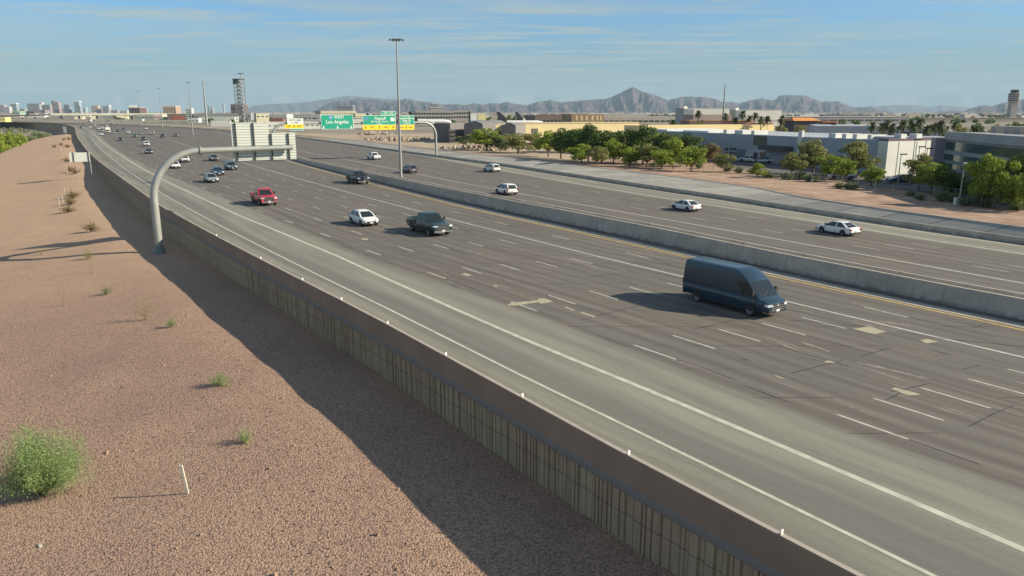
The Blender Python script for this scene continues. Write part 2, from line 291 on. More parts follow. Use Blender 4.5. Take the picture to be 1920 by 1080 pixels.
# ---- carriageways with along/across UVs
def road(name, fa, fb, fref, m, nx=10, Y0=-40, Y1=1200):
    ys = [-40, -20] + stations(-5, Y1, 0.02, 1.0); V = []; F = []; UV = []; s = 0; prev = None
    for Y in ys:
        a, b, rf = fa(Y), fb(Y), fref(Y); c = cx('L3', Y)
        if prev is not None: s += math.hypot(c - prev[0], Y - prev[1])
        prev = (c, Y); t = tang('L3', Y); per = t.y
        for i in range(nx + 1):
            x = a + (b - a) * i / nx; V.append((x, Y, 0)); UV.append((s, (x - rf) * per))
    for i in range(len(ys) - 1):
        for k in range(nx): F.append((i * (nx + 1) + k, i * (nx + 1) + k + 1, (i + 1) * (nx + 1) + k + 1, (i + 1) * (nx + 1) + k))
    me = bpy.data.meshes.new(name); me.from_pydata(V, [], F); me.materials.append(m); ul = me.uv_layers.new(name='UVMap')
    li = np.empty(len(me.loops), dtype=np.int32); me.loops.foreach_get('vertex_index', li); ul.data.foreach_set('uv', np.array(UV)[li].ravel()); me.update()
    return prop(link(name, me), kind='structure')
road('road', lambda Y: cx('W', Y) + 0.1, lambda Y: cx('MB', Y) + 2.6, lambda Y: cx('PV', Y), M_ROADL)
road('far_road', lambda Y: cx('MB', Y) + 2.8, lambda Y: cx('RB', Y) + 1.2, lambda Y: cx('L6', Y) - 0.9, M_ROADR)
# ---- painted lines
def ribbon(mb, fx, Ya, Yb, w, z=0.006, m=0, st=None):
    ys = st or stations(Ya, Yb, 0.03, 0.8); vs = []
    for Y in ys:
        h = w / 2 / max(0.4, (fx(Y + 1) - fx(Y - 1)) and 1 / math.hypot(1, (fx(Y + 1) - fx(Y - 1)) / 2))
        vs += [(fx(Y) - h, Y, z), (fx(Y) + h, Y, z)]
    mb.add(vs, [(2 * i, 2 * i + 1, 2 * i + 3, 2 * i + 2) for i in range(len(ys) - 1)], m)
def line(name, fx, Ya, Yb, w, m, z=0.006):
    mb = MB(); ribbon(mb, fx, Ya, Yb, w, z); return prop(mb.obj(name, m, fix=False), kind='structure')
line('road_edge_line', lambda Y: cx('L1', Y), 2, 560, 0.17, M_WHITE)
line('gore_line', lambda Y: cx('L2', Y), 2, 520, 0.30, M_WHITE)
line('carpool_line', lambda Y: cx('L3', Y), 10, 700, 0.20, M_CREAM)
line('median_edge_line', lambda Y: cx('L4', Y), 15, 300, 0.19, M_YEL, 0.011)
line('carpool_line', lambda Y: cx('L5', Y), 30, 500, 0.22, M_CREAM)
line('road_edge_line', lambda Y: cx('L6', Y), 35, 420, 0.30, M_WHITE)
line('median_edge_line', lambda Y: cx('MB', Y) + 3.6 + 0.9, 30, 400, 0.12, M_YEL)
line('gutter', lambda Y: cx('MB', Y) - 0.05, 15, 700, 1.0, M_GUT, 0.004)
line('gutter', lambda Y: cx('RB', Y) - 0.25, 15, 700, 0.8, M_GUT, 0.004)
def rowA(Y): r = float(np.interp(Y, [25, 30, 50, 70, 150], [0.76, 0.765, 0.795, 0.83, 0.85])); return cx('L3', Y) + (cx('L2', Y) - cx('L3', Y)) * r
def rowk(k):
    return lambda Y: rowA(Y) + (cx('L3', Y) + (cx('L2', Y) - cx('L3', Y)) * 0.135 - rowA(Y)) * k / 4
def dashes(fx, Y0, Ymax=620, back=True):
    P = MB(); T = MB(); per, dl = 11.6, 2.95; Y = Y0
    def adv(Y, d):
        n = 6
        for _ in range(n): Y += d / n * tang('L3', Y).y
        return Y
    ys = [Y0]; y = Y0
    while y > 6: y = adv(y, -per); ys.append(y)
    y = Y0
    while y < Ymax: y = adv(y, per); ys.append(y)
    for y in ys:
        yn = adv(y, -dl); ribbon(P, fx, yn, y, 0.115 if y < 200 else 0.16, 0.006, 0, [yn, (yn + y) / 2, y])
        if y < 90 and random.random() < 0.8: ye = adv(yn, -dl * random.uniform(0.7, 1.9)); ribbon(T, fx, ye, yn - 0.05, 0.05, 0.006, 1, [ye, (ye + yn) / 2, yn - 0.05])
    P.add(T.v, T.f, 1); return P
st0 = [(1576, 777), (1652, 747), (1743, 727), (1827, 710), (1894, 692)]
for k, q in enumerate(st0): prop(dashes(rowk(k), at(q)[1]).obj('lane_line', [M_CREAM, M_TAR], fix=False), kind='structure')
prop(dashes(lambda Y: (cx('L3', Y) + cx('L4', Y)) / 2, at((1616, 576))[1], 300).obj('lane_line', [M_CREAM, M_TAR], fix=False), kind='structure')
for k, q in ((0.27, (1575, 460)), (0.5, (1615, 459)), (0.74, (1640, 456))):
    prop(dashes(lambda Y, k=k: cx('L5', Y) + (cx('L6', Y) - cx('L5', Y)) * k, at(q)[1], 450).obj('lane_line', [M_CREAM, M_TAR], fix=False), kind='structure')
# old arrow, scraped patches and dropped scraps of paint on the pavement
mb = MB()
def flat(pts, z=0.009, m=0): mb.add([tuple(at(p)[:2]) + (z,) for p in pts], [tuple(range(len(pts)))], m)
flat([(950, 573), (958, 568), (1010, 563), (1008, 560), (1020, 559), (1037, 566), (1012, 570), (1010, 567), (968, 573)])
flat([(1671, 729), (1680, 727), (1728, 740), (1702, 742)]); flat([(1449, 703), (1455, 704), (1474, 711), (1461, 709)]); flat([(1545, 678), (1552, 676), (1568, 680), (1550, 681)])
flat([(1598, 617), (1630, 612), (1662, 622), (1640, 627)]); flat([(1725, 638), (1740, 636), (1760, 641), (1735, 644)]); flat([(1058, 576), (1062, 575), (1078, 582), (1073, 583)]); flat([(1087, 586), (1092, 585), (1118, 594), (1112, 595)]); flat([(924, 536), (928, 534), (935, 536), (930, 538)]); flat([(864, 514), (872, 512), (886, 516), (876, 518)])
flat([(678, 447), (690, 447), (690, 450), (678, 450)])
def smear(x0, y0, x1, y1, w, m=1):      # irregular worn patch running with the lane
    a = Vector(at((x0, y0))[:2]); b = Vector(at((x1, y1))[:2]); n = 14; u = (b - a).normalized(); nn = Vector((-u.y, u.x)); vs = []
    for i in range(n + 1): t_ = i / n; ww = w * (math.sin(math.pi * t_) ** .6 * random.uniform(.35, 1)); c = a.lerp(b, t_) + nn * random.uniform(-.2, .2) * w; vs += [(*(c + nn * ww), .0065), (*(c - nn * ww * random.uniform(.3, 1)), .0065)]
    mb.add(vs, [(2 * i, 2 * i + 1, 2 * i + 3, 2 * i + 2) for i in range(n)], m)
for s_ in ((1600, 678, 1745, 712, .22), (1620, 690, 1700, 716, .14), (1665, 718, 1715, 732, .12), (1500, 640, 1560, 662, .2), (1455, 642, 1505, 660, .16), (1430, 630, 1500, 652, .10), (1590, 566, 1650, 582, .14), (1640, 602, 1720, 612, .25), (1600, 606, 1690, 622, .22), (1690, 653, 1845, 690, .07), (1050, 480, 1130, 506, .16), (1090, 498, 1145, 512, .12), (930, 440, 1000, 458, .10), (1300, 600, 1400, 628, .10), (1120, 552, 1180, 572, .09), (1760, 760, 1850, 790, .10), (1540, 740, 1660, 790, .05), (980, 505, 1060, 530, .07), (880, 470, 950, 492, .09), (760, 425, 820, 445, .12), (1380, 580, 1440, 600, .08), (1200, 585, 1290, 606, .06)): smear(*s_)
for _ in range(150):      # thin scrapes and streaks running with the traffic
    Y = random.uniform(28, 110); k = random.random(); x = cx('PV', Y) + (cx('L4', Y) - cx('PV', Y)) * k; t = tang('L3', Y); l = random.uniform(0.6, 4.5); w = random.uniform(0.02, 0.07)
    n = Vector((-t.y, t.x)); p = Vector((x, Y)); a = p + t * l; zz_ = 0.005
    mb.add([(*(p + n * w * 0.2), zz_), (*(p + t * l * 0.4 + n * w), zz_), (*a, zz_), (*(p + t * l * 0.5 - n * w), zz_)], [(0, 1, 2, 3)], random.choice([1, 1, 2]))
prop(mb.obj('road_marking', [M_OLD, mat('pale_scrape', (0.245, 0.215, 0.175), 0.9, 0, 0.22, 3), M_TAR], fix=False), kind='structure')
mb = MB()      # dark sealed cracks across the lanes, near the camera
def crack(pts, w=0.06):
    P = [Vector(at(p)[:2]) for p in pts]
    Q = []
    for a, b in zip(P[:-1], P[1:]):
        n = max(2, int((b - a).length / 0.5))
        for i in range(n): Q.append(a.lerp(b, i / n) + Vector((random.uniform(-1, 1), random.uniform(-1, 1))) * 0.03)
    Q.append(P[-1]); vs = []
    for i, p in enumerate(Q):
        t = (Q[min(i + 1, len(Q) - 1)] - Q[max(0, i - 1)]).normalized(); n = Vector((-t.y, t.x)) * w * random.uniform(0.3, 0.7); vs += [(*(p + n), 0.0075), (*(p - n), 0.0075)]
    mb.add(vs, [(2 * i, 2 * i + 1, 2 * i + 3, 2 * i + 2) for i in range(len(Q) - 1)])
for c in ([(1485, 700), (1545, 684), (1580, 676)], [(1612, 668), (1670, 652)], [(1670, 735), (1700, 729), (1738, 720)], [(1806, 692), (1838, 685)], [(1660, 750), (1690, 736)], [(1815, 800), (1885, 766), (1900, 760)], [(1480, 600), (1640, 613), (1740, 632), (1920, 650)], [(1300, 618), (1420, 590)], [(1090, 600), (1200, 572)], [(1565, 546), (1602, 535)], [(1825, 615), (1850, 607)], [(900, 500), (1010, 480)], [(1100, 520), (1180, 510)]): crack(c)
prop(mb.obj('sealed_crack', M_TAR, fix=False), kind='structure')
# ---- retaining wall with smooth parapet, ledge and fluted panels
WALLC = thing('retaining_wall', 'long brown concrete retaining wall with smooth parapet above fluted panels, beside the gravel', 'wall', (cx('W', 30), 30, -2.3))
def sweep(fx, ys, prof, line_n, parent=None, name='wall', m=None, smooth=None, origin=None, uv=False):
    """prof(i,Y)-> list of (offset to the right, z)"""
    rings = []; ox = origin or (0, 0, 0)
    for i, Y in enumerate(ys):
        t = tang(line_n, Y); n = Vector((t.y, -t.x)); b = Vector((fx(Y), Y)); rings.append([((b + n * o).x - ox[0], (b + n * o).y - ox[1], z - ox[2]) for o, z in prof(i, Y)])
    mb = MB(); mb.loft(rings, cap=True); return mb.obj(name, m, parent, smooth)
wo_ = tuple(WALLC.location)
M_PAR = mat('brown_parapet_concrete', (0.275, 0.19, 0.13), 0.9, 0, 0.12, 0.35, 0.15, 10, (0.32, 0.225, 0.16))
M_CAP = mat('parapet_lit_top', (0.36, 0.32, 0.27), 0.9, 0, 0.1, 1.0)  # paler than the parapet: the sunlit top is put into the colour
g = NT('fluted_panel', 0.95); p_ = g.n('ShaderNodeTexCoord').outputs['Object']
pn = g.noise(g.mapv(p_, (1, 1, 0.15)), 0.35, 2); a_ = g.mix(g.ramp(pn, 0.4, 0.6), c4(0.42, 0.33, 0.205), c4(0.41, 0.285, 0.19)); a_ = g.mix(g.ramp(g.noise(g.mapv(p_, (6, 6, 0.6)), 1.0, 4), 0.35, 0.7, 0, 0.5), a_, c4(0.23, 0.185, 0.125))
zsp = g.n('ShaderNodeSeparateXYZ', {0: p_}).outputs[2]; hj = g.ramp(g.math('ABSOLUTE', g.math('SUBTRACT', zsp, 1.02)), 0.012, 0.03, 0.65, 0); a_ = g.mix(hj, a_, c4(0.05, 0.045, 0.04)); M_FLU = g.out(a_)
wy = [-30, -15, -5] + stations(3, 1150, 0.03, 1.0)
sweep(lambda Y: cx('W', Y), wy, lambda i, Y: [(0, -0.16), (0, 0.90), (0.03, 0.94), (0.20, 0.94), (0.24, 0.90), (0.30, 0.0), (0.30, -0.3), (0.0, -0.3)], 'W', WALLC, 'parapet', M_PAR, None, wo_)
sweep(lambda Y: cx('W', Y), wy, lambda i, Y: [(0.025, 0.943), (0.20, 0.943), (0.20, 0.95), (0.025, 0.95)], 'W', WALLC, 'lit_top_strip', M_CAP, None, wo_)
sweep(lambda Y: cx('W', Y), wy, lambda i, Y: [(-0.07, -0.20), (-0.005, -0.13), (-0.005, -0.46), (-0.02, -0.46), (-0.07, -0.40)], 'W', WALLC, 'ledge', mat('ledge_concrete', (0.21, 0.185, 0.165), 0.9), None, wo_)
def ribs():
    ys = []; off = []; Y = 4.0; st = 0.0
    while Y < 62:
        wid = random.choice([0.10, 0.13, 0.16, 0.22, 0.35]); dep = random.choice([0, 0, 0.05, 0.07]); c = tang('W', Y).y
        for a, o in ((0.0, dep), (wid - 0.025, dep), (wid, 0.10), (wid + 0.035, 0.10)): ys.append(Y + a * c); off.append(o)
        Y += (wid + 0.06) * c
    Y = 62
    while Y < 240: ys.append(Y); off.append(0.02 if len(ys) % 2 else 0.07); Y += 0.45 if Y < 110 else 1.2
    while Y < 1150: ys.append(Y); off.append(0.05); Y += 8
    ys = [-30, -10] + ys; off = [0, 0] + off
    def prof(i, Y): zb = zl(Y) - 0.5 if Y < 430 else -8.3; return [(off[i], -0.44), (off[i], zb), (0.28, zb), (0.28, -0.44)]
    sweep(lambda Y: cx('W', Y), ys, prof, 'W', WALLC, 'fluted_panel', M_FLU, None, wo_)
ribs()
# reflectors on the parapet
def reflector():
    t = thing('barrier_reflector', 'x', 'reflector'); mb = MB(); mb.box(-0.05, 0.05, -0.012, 0.012, 0.0, 0.15); mb.obj('plate', mat('reflector_white', (0.78, 0.77, 0.70), 0.5), t)
    mb = MB(); mb.box(-0.06, 0.06, 0.0135, 0.05, -0.01, 0.02); mb.obj('bracket', mat('bracket_dark', (0.08, 0.08, 0.08), 0.6), t); return t
rfs = [(1467, 1002), (1178, 852), (976, 744), (830, 666), (724, 607), (636, 562), (565, 525), (485, 485), (405, 442)]
pl = ['nearest the camera, bottom right', 'second nearest the camera', 'third nearest the camera', 'fourth nearest the camera', 'fifth nearest the camera', 'sixth from the near end', 'third from the curved sign pole', 'second from the curved sign pole', 'first after the curved sign pole']
r0 = None
for q, s_ in zip(rfs, pl):
    P = at(q, 0.95); t = tang('W', P[1]); x = cx('W', P[1]) + 0.13
    lab = 'small white reflector plate on top of the brown parapet, ' + s_
    if r0 is None: r0 = reflector(); r0.location = (x, P[1], 0.951); r0.rotation_euler = (0, 0, math.atan2(t.x, t.y) * -1); r0['label'] = lab; r0['group'] = 'reflectors along the parapet'
    else: dup(r0, (x, P[1], 0.951), -math.atan2(t.x, t.y), None, lab, 'reflectors along the parapet')
g = NT('median_wall_concrete', 0.92); p_ = g.n('ShaderNodeTexCoord').outputs['Object']
a_ = g.mix(g.ramp(g.noise(g.mapv(p_, (0.5, 0.5, 0.8)), 1.0, 5), 0.3, 0.7), c4(0.41, 0.365, 0.30), c4(0.52, 0.465, 0.385)); a_ = g.mix(g.ramp(g.noise(g.mapv(p_, (5, 5, 0.25)), 1.0, 4), 0.5, 0.75, 0, 0.45), a_, c4(0.27, 0.24, 0.20))
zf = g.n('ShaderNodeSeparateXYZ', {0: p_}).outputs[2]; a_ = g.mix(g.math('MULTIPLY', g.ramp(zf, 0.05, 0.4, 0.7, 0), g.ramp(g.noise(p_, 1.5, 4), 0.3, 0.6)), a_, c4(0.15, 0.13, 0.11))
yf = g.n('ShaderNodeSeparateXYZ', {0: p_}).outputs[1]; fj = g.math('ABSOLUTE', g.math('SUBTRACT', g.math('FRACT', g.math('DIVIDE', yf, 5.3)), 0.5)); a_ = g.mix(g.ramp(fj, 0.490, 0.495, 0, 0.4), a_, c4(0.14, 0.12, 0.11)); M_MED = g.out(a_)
# ---- median: two walls with a filled strip between
MEDC = thing('median_barrier', 'tall grey double concrete median wall between the two carriageways', 'median wall', (cx('MB', 80), 80, 0)); mo = tuple(MEDC.location)
my = stations(15, 1150, 0.03, 1.5)
def mz(Y): return float(np.interp(Y, [30, 45, 58, 70, 100, 140, 190, 260], [1.18, 1.22, 1.27, 1.40, 1.44, 1.18, 0.92, 0.85]))
def mof(Y): return 1.15 * mz(Y)
M_STRIP = mat('dark_wall_foot', (0.16, 0.14, 0.12), 0.95)  # dark tone for the foot of the wall
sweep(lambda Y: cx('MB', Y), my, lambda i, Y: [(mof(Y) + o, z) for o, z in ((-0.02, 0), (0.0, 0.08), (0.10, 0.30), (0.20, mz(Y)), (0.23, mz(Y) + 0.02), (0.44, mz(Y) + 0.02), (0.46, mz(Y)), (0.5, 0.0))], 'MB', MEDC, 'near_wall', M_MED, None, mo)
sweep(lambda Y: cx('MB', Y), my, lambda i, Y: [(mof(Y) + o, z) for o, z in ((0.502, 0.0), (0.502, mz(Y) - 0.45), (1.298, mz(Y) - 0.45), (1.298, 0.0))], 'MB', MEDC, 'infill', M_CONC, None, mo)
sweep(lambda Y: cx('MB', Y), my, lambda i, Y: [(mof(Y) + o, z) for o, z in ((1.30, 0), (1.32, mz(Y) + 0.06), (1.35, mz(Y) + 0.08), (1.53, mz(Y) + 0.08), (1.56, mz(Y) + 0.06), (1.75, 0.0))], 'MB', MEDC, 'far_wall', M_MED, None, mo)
# ---- right barrier and concrete slope paving
RBC = thing('roadside_barrier', 'low grey concrete barrier along the far shoulder below the slope paving', 'barrier', (cx('RB', 100), 100, 0)); ro = tuple(RBC.location)
sweep(lambda Y: cx('RB', Y), stations(10, 1000, 0.03, 1.5), lambda i, Y: [(.8 + o, z) for o, z in ((0, 0), (0.05, 0.1), (0.1, 0.60), (0.13, 0.62), (0.30, 0.62), (0.33, 0.60), (0.33, -0.3), (0, -0.3))], 'RB', RBC, 'barrier_body', M_MED, None, ro)
g = NT('slope_paving_concrete', 0.9); uv = uvn(g); sp = g.n('ShaderNodeSeparateXYZ', {0: uv}); u, v = sp.outputs[0], sp.outputs[1]
a_ = g.mix(g.ramp(g.noise(g.mapv(uv, (0.35, 1.3, 1)), 1.0, 5), 0.3, 0.7), c4(0.34, 0.325, 0.285), c4(0.45, 0.425, 0.365))
a_ = g.mix(g.ramp(g.noise(g.n('ShaderNodeCombineXYZ', {0: g.math('FLOOR', g.math('DIVIDE', u, 6.1)), 1: g.math('FLOOR', g.math('DIVIDE', v, 3.4))}).outputs[0], 0.9, 0), 0.4, 0.6, 0, 0.4), a_, c4(0.19, 0.19, 0.18))
fu = g.math('ABSOLUTE', g.math('SUBTRACT', g.math('FRACT', g.math('DIVIDE', u, 6.1)), 0.5)); fv = g.math('ABSOLUTE', g.math('SUBTRACT', g.math('FRACT', g.math('DIVIDE', v, 1.7)), 0.5))
a_ = g.mix(g.ramp(fu, 0.475, 0.488, 0, 0.8), a_, c4(0.09, 0.09, 0.085)); a_ = g.mix(g.math('MULTIPLY', g.ramp(fv, 0.45, 0.49, 0, 0.55), g.ramp(g.noise(uv, 0.6), 0.45, 0.55)), a_, c4(0.12, 0.12, 0.11)); M_PAVE = g.out(a_)
def paving():
    ys = stations(20, 330, 0.015, 1.0); V = []; UV = []; F = []; n = 5; s = 0; pr = None
    for Y in ys:
        a = cx('RB', Y) + 1.35; b = ptx(Y); c = (a, Y)
        if pr: s += math.hypot(a - pr[0], Y - pr[1])
        pr = c
        for i in range(n + 1): V.append((a + (b - a) * i / n, Y, 0.50 + 0.82 * i / n)); UV.append((s + (b - a) * i / n * 0.45, (b - a) * i / n))
    for i in range(len(ys) - 1):
        for k in range(n): F.append((i * (n + 1) + k, i * (n + 1) + k + 1, (i + 1) * (n + 1) + k + 1, (i + 1) * (n + 1) + k))
    me = bpy.data.meshes.new('slope_paving'); me.from_pydata(V, [], F); me.materials.append(M_PAVE); ul = me.uv_layers.new(name='UVMap')
    li = np.empty(len(me.loops), dtype=np.int32); me.loops.foreach_get('vertex_index', li); ul.data.foreach_set('uv', np.array(UV)[li].ravel()); me.update(); prop(link('slope_paving', me), kind='structure')
    mb = MB(); rings = []
    for Y in ys:
        b = ptx(Y); rings.append([(b - 0.02, Y, 1.2), (b - 0.02, Y, 1.38), (b + 0.28, Y, 1.38), (b + 0.28, Y, 1.1)])
    mb.loft(rings); prop(mb.obj('kerb', M_CONC), kind='structure')
paving()
# ---- parking lot with kerbed islands
mb = MB(); lot = [(1310, 301), (1420, 322), (1560, 338), (1700, 356), (1830, 377), (1990, 406), (2050, 385), (1920, 360), (1760, 335), (1600, 318), (1500, 306), (1400, 297)]
mb.add([tuple(at(q, 0.9)[:2]) + (0.93,) for q in lot], [tuple(range(len(lot)))]); prop(mb.obj('parking_lot', M_LOT, fix=False), kind='structure')
def island(pts, h=0.14):
    P = [at(q, 0.93)[:2] for q in pts]; n = len(P); mb = MB(); mb.add([(*p, 0.93) for p in P] + [(*p, 0.93 + h) for p in P], [tuple(n + i for i in range(n))] + [(i, (i + 1) % n, n + (i + 1) % n, n + i) for i in range(n)])
    prop(mb.obj('kerb_island', mat('kerb', (0.40, 0.36, 0.29), 0.9), fix=True), kind='structure')
    c = np.mean(P, axis=0); Q = [c + (p - c) * 0.86 for p in P]; mb = MB(); mb.add([(*p, 0.93 + h + 0.006) for p in Q], [tuple(range(n))]); prop(mb.obj('island_gravel', M_GRAVE, fix=False), kind='structure')
island([(1598, 348), (1640, 347), (1646, 352), (1625, 353)]); island([(1812, 370), (1840, 367), (1862, 366), (1855, 371), (1830, 373)]); island([(1880, 367), (1920, 360), (1960, 362), (1930, 368)]); island([(1440, 330), (1480, 329), (1540, 336), (1500, 336)]); island([(1690, 372), (1720, 369), (1742, 374), (1715, 377)])
# ================================================================ VEHICLES
M_GLASS = mat('tinted_glass', (0.018, 0.024, 0.026), 0.08, 0, spec=0.6)
M_TYRE = mat('tyre_rubber', (0.018, 0.018, 0.018), 0.9); M_RIM = mat('alloy_rim', (0.32, 0.32, 0.33), 0.35, 0.6); M_TRIM = mat('black_trim', (0.02, 0.02, 0.021), 0.6)
M_LAMP = mat('headlight_lens', (0.62, 0.64, 0.64), 0.15, spec=0.7); M_TAIL = mat('taillight_lens', (0.32, 0.02, 0.015), 0.25); M_PLATE = mat('number_plate', (0.62, 0.62, 0.60), 0.5); M_CHROME = mat('chrome', (0.55, 0.56, 0.57), 0.22, 0.85)
def paint(name, c, metal=0.0): return mat('paint_' + name, c, 0.20, metal, spec=0.6)
PAINT = dict(white=paint('white', (0.72, 0.73, 0.71)), cream=paint('cream', (0.52, 0.48, 0.36)), red=paint('red', (0.42, 0.035, 0.05)), green=paint('deep_green', (0.020, 0.042, 0.046)), navy=paint('navy', (0.03, 0.08, 0.14)), vanblue=paint('slate_blue', (0.020, 0.046, 0.070)), grey=paint('grey', (0.12, 0.135, 0.145), 0.3), silver=paint('silver', (0.42, 0.45, 0.46), 0.5), black=paint('black', (0.026, 0.030, 0.032)), teal=paint('teal_grey', (0.10, 0.17, 0.18), 0.2), blue=paint('blue', (0.05, 0.11, 0.22), 0.1), maroon=paint('maroon', (0.13, 0.04, 0.045)))
SPEC = {
 'sedan': dict(L=4.75, body=[(-2.37, .42, .70, .72), (-2.25, .30, .92, .84), (-1.7, .22, .97, .90), (-0.8, .20, .94, .92), (0.6, .20, .93, .92), (1.3, .21, .90, .91), (1.95, .24, .80, .87), (2.27, .30, .66, .78), (2.37, .36, .56, .66)],
   cab=[(.90, 1.25, -1.95, .84), (1.16, .82, -1.55, .76), (1.36, .35, -1.10, .66), (1.44, .05, -.75, .55)], wb=(1.42, -1.38), wr=.33, hl=.66, tl=.80, gl=(.40, .58)),
 'hatch': dict(L=4.45, body=[(-2.2, .42, .70, .74), (-2.1, .30, .98, .85), (-1.6, .22, 1.0, .89), (-0.6, .20, .95, .90), (0.6, .20, .94, .90), (1.25, .21, .92, .89), (1.8, .24, .84, .86), (2.1, .30, .70, .78), (2.22, .36, .58, .62)],
   cab=[(.91, 1.35, -2.02, .83), (1.18, .92, -1.72, .76), (1.38, .42, -1.35, .66), (1.47, .10, -.95, .55)], wb=(1.38, -1.28), wr=.32, hl=.70, tl=.86, gl=(.36, .56)),
 'suv': dict(L=4.75, body=[(-2.35, .45, .80, .80), (-2.28, .34, 1.02, .89), (-1.7, .26, 1.05, .93), (-0.6, .25, 1.02, .94), (0.7, .25, 1.02, .94), (1.35, .26, 1.0, .93), (1.95, .28, .95, .90), (2.25, .34, .84, .84), (2.37, .42, .70, .70)],
   cab=[(1.0, 1.35, -2.26, .87), (1.3, .92, -2.10, .80), (1.56, .45, -1.85, .71), (1.68, .15, -1.65, .62)], wb=(1.42, -1.36), wr=.37, hl=.82, tl=.98, gl=(.50, .74)),
 'pickup': dict(L=5.85, body=[(-2.9, .50, .80, .90), (-2.86, .45, .82, .96), (-2.2, .42, .82, .98), (-0.95, .38, .82, .99), (-0.9, .38, 1.20, 1.0), (0.9, .38, 1.20, 1.0), (1.35, .38, 1.24, .99), (2.35, .40, 1.22, .97), (2.80, .46, 1.15, .94), (2.9, .50, .98, .90)],
   cab=[(1.18, 1.42, -.92, .93), (1.48, 1.08, -.88, .86), (1.80, .68, -.82, .78), (1.93, .38, -.66, .68)], wb=(1.85, -1.80), wr=.42, hl=.98, tl=1.02, gl=(.60, 1.08), bed=True),
 'van': dict(L=7.0, body=[(-3.5, .50, 1.1, .94), (-3.45, .40, 1.15, .99), (-2.0, .36, 1.15, 1.01), (1.4, .36, 1.15, 1.01), (2.3, .36, 1.22, 1.0), (2.8, .36, 1.20, .98), (3.22, .38, 1.10, .94), (3.44, .42, .98, .88), (3.5, .46, .82, .80)],
   cab=[(1.12, 3.0, -3.49, .99), (1.26, 2.80, -3.48, .985), (1.70, 2.38, -3.47, .965), (2.08, 2.02, -3.46, .945), (2.22, 1.86, -3.45, .93), (2.50, 1.45, -3.42, .895), (2.68, 1.10, -3.38, .84), (2.74, .75, -3.30, .74)], wb=(2.22, -2.11), wr=.36, hl=.86, tl=1.3, gl=(.44, .92), glass=(1, 3)),
 'boxtruck': dict(L=7.2, body=[(-3.5, .75, .95, 1.0), (1.3, .75, .95, 1.0), (1.35, .5, 1.25, 1.0), (2.6, .45, 1.25, 1.0), (3.3, .45, 1.15, .95), (3.55, .5, .95, .85)],
   cab=[(1.2, 2.75, 1.35, .95), (1.6, 2.55, 1.37, .92), (2.05, 2.15, 1.4, .86), (2.15, 2.0, 1.5, .78)], wb=(2.6, -2.2), wr=.45, hl=.85, tl=.9, gl=(.55, .85), box=True),
}
def side_ring(x, zb, zt, hw):
    h = zt - zb; half = [(hw * .80, zb), (hw * .95, zb + .08 * h), (hw, zb + .42 * h), (hw * .985, zb + .74 * h), (hw * .93, zt - .04 * h), (hw * .80, zt)]
    return [(x, y, z) for y, z in half] + [(x, -y, z) for y, z in half[::-1]]
def quad(mb, a, b, c, d, off, m=0, ins=0.06):
    a, b, c, d = map(Vector, (a, b, c, d)); n = (b - a).cross(d - a).normalized(); ctr = (a + b + c + d) / 4
    q = [p.lerp(ctr, ins) + n * off for p in (a, b, c, d)]; mb.add(q, [(0, 1, 2, 3)], m)
def wheel_mesh(r, w=0.23):
    T = MB(); n = 22
    rings = [[(ri * math.cos(2 * math.pi * k / n), y, ri * math.sin(2 * math.pi * k / n)) for k in range(n)] for ri, y in ((r * .66, -w / 2), (r * .95, -w / 2), (r, -w * .32), (r, w * .32), (r * .95, w / 2), (r * .66, w / 2))]
    T.loft(rings, cap=False); Rm = MB(); Rm.loft([[(ri * math.cos(2 * math.pi * k / n), y, ri * math.sin(2 * math.pi * k / n)) for k in range(n)] for ri, y in ((r * .66, w * .5), (r * .60, w * .46), (r * .55, w * .30))], cap=False)
    Rm.add([(r * .55 * math.cos(2 * math.pi * k / n), w * .30, r * .55 * math.sin(2 * math.pi * k / n)) for k in range(n)], [tuple(range(n))], 1)
    for s in range(5):
        a = 2 * math.pi * s / 5; u = Vector((math.cos(a), 0, math.sin(a))); v = Vector((-u.z, 0, u.x)) * r * .09
        Rm.add([u * r * .1 + v + Vector((0, w * .42, 0)), u * r * .1 - v + Vector((0, w * .42, 0)), u * r * .6 - v + Vector((0, w * .46, 0)), u * r * .6 + v + Vector((0, w * .46, 0))], [(0, 1, 2, 3)])
    return T.mesh('tyre', M_TYRE, 40), Rm.mesh('rim', [M_RIM, M_TRIM], 30)
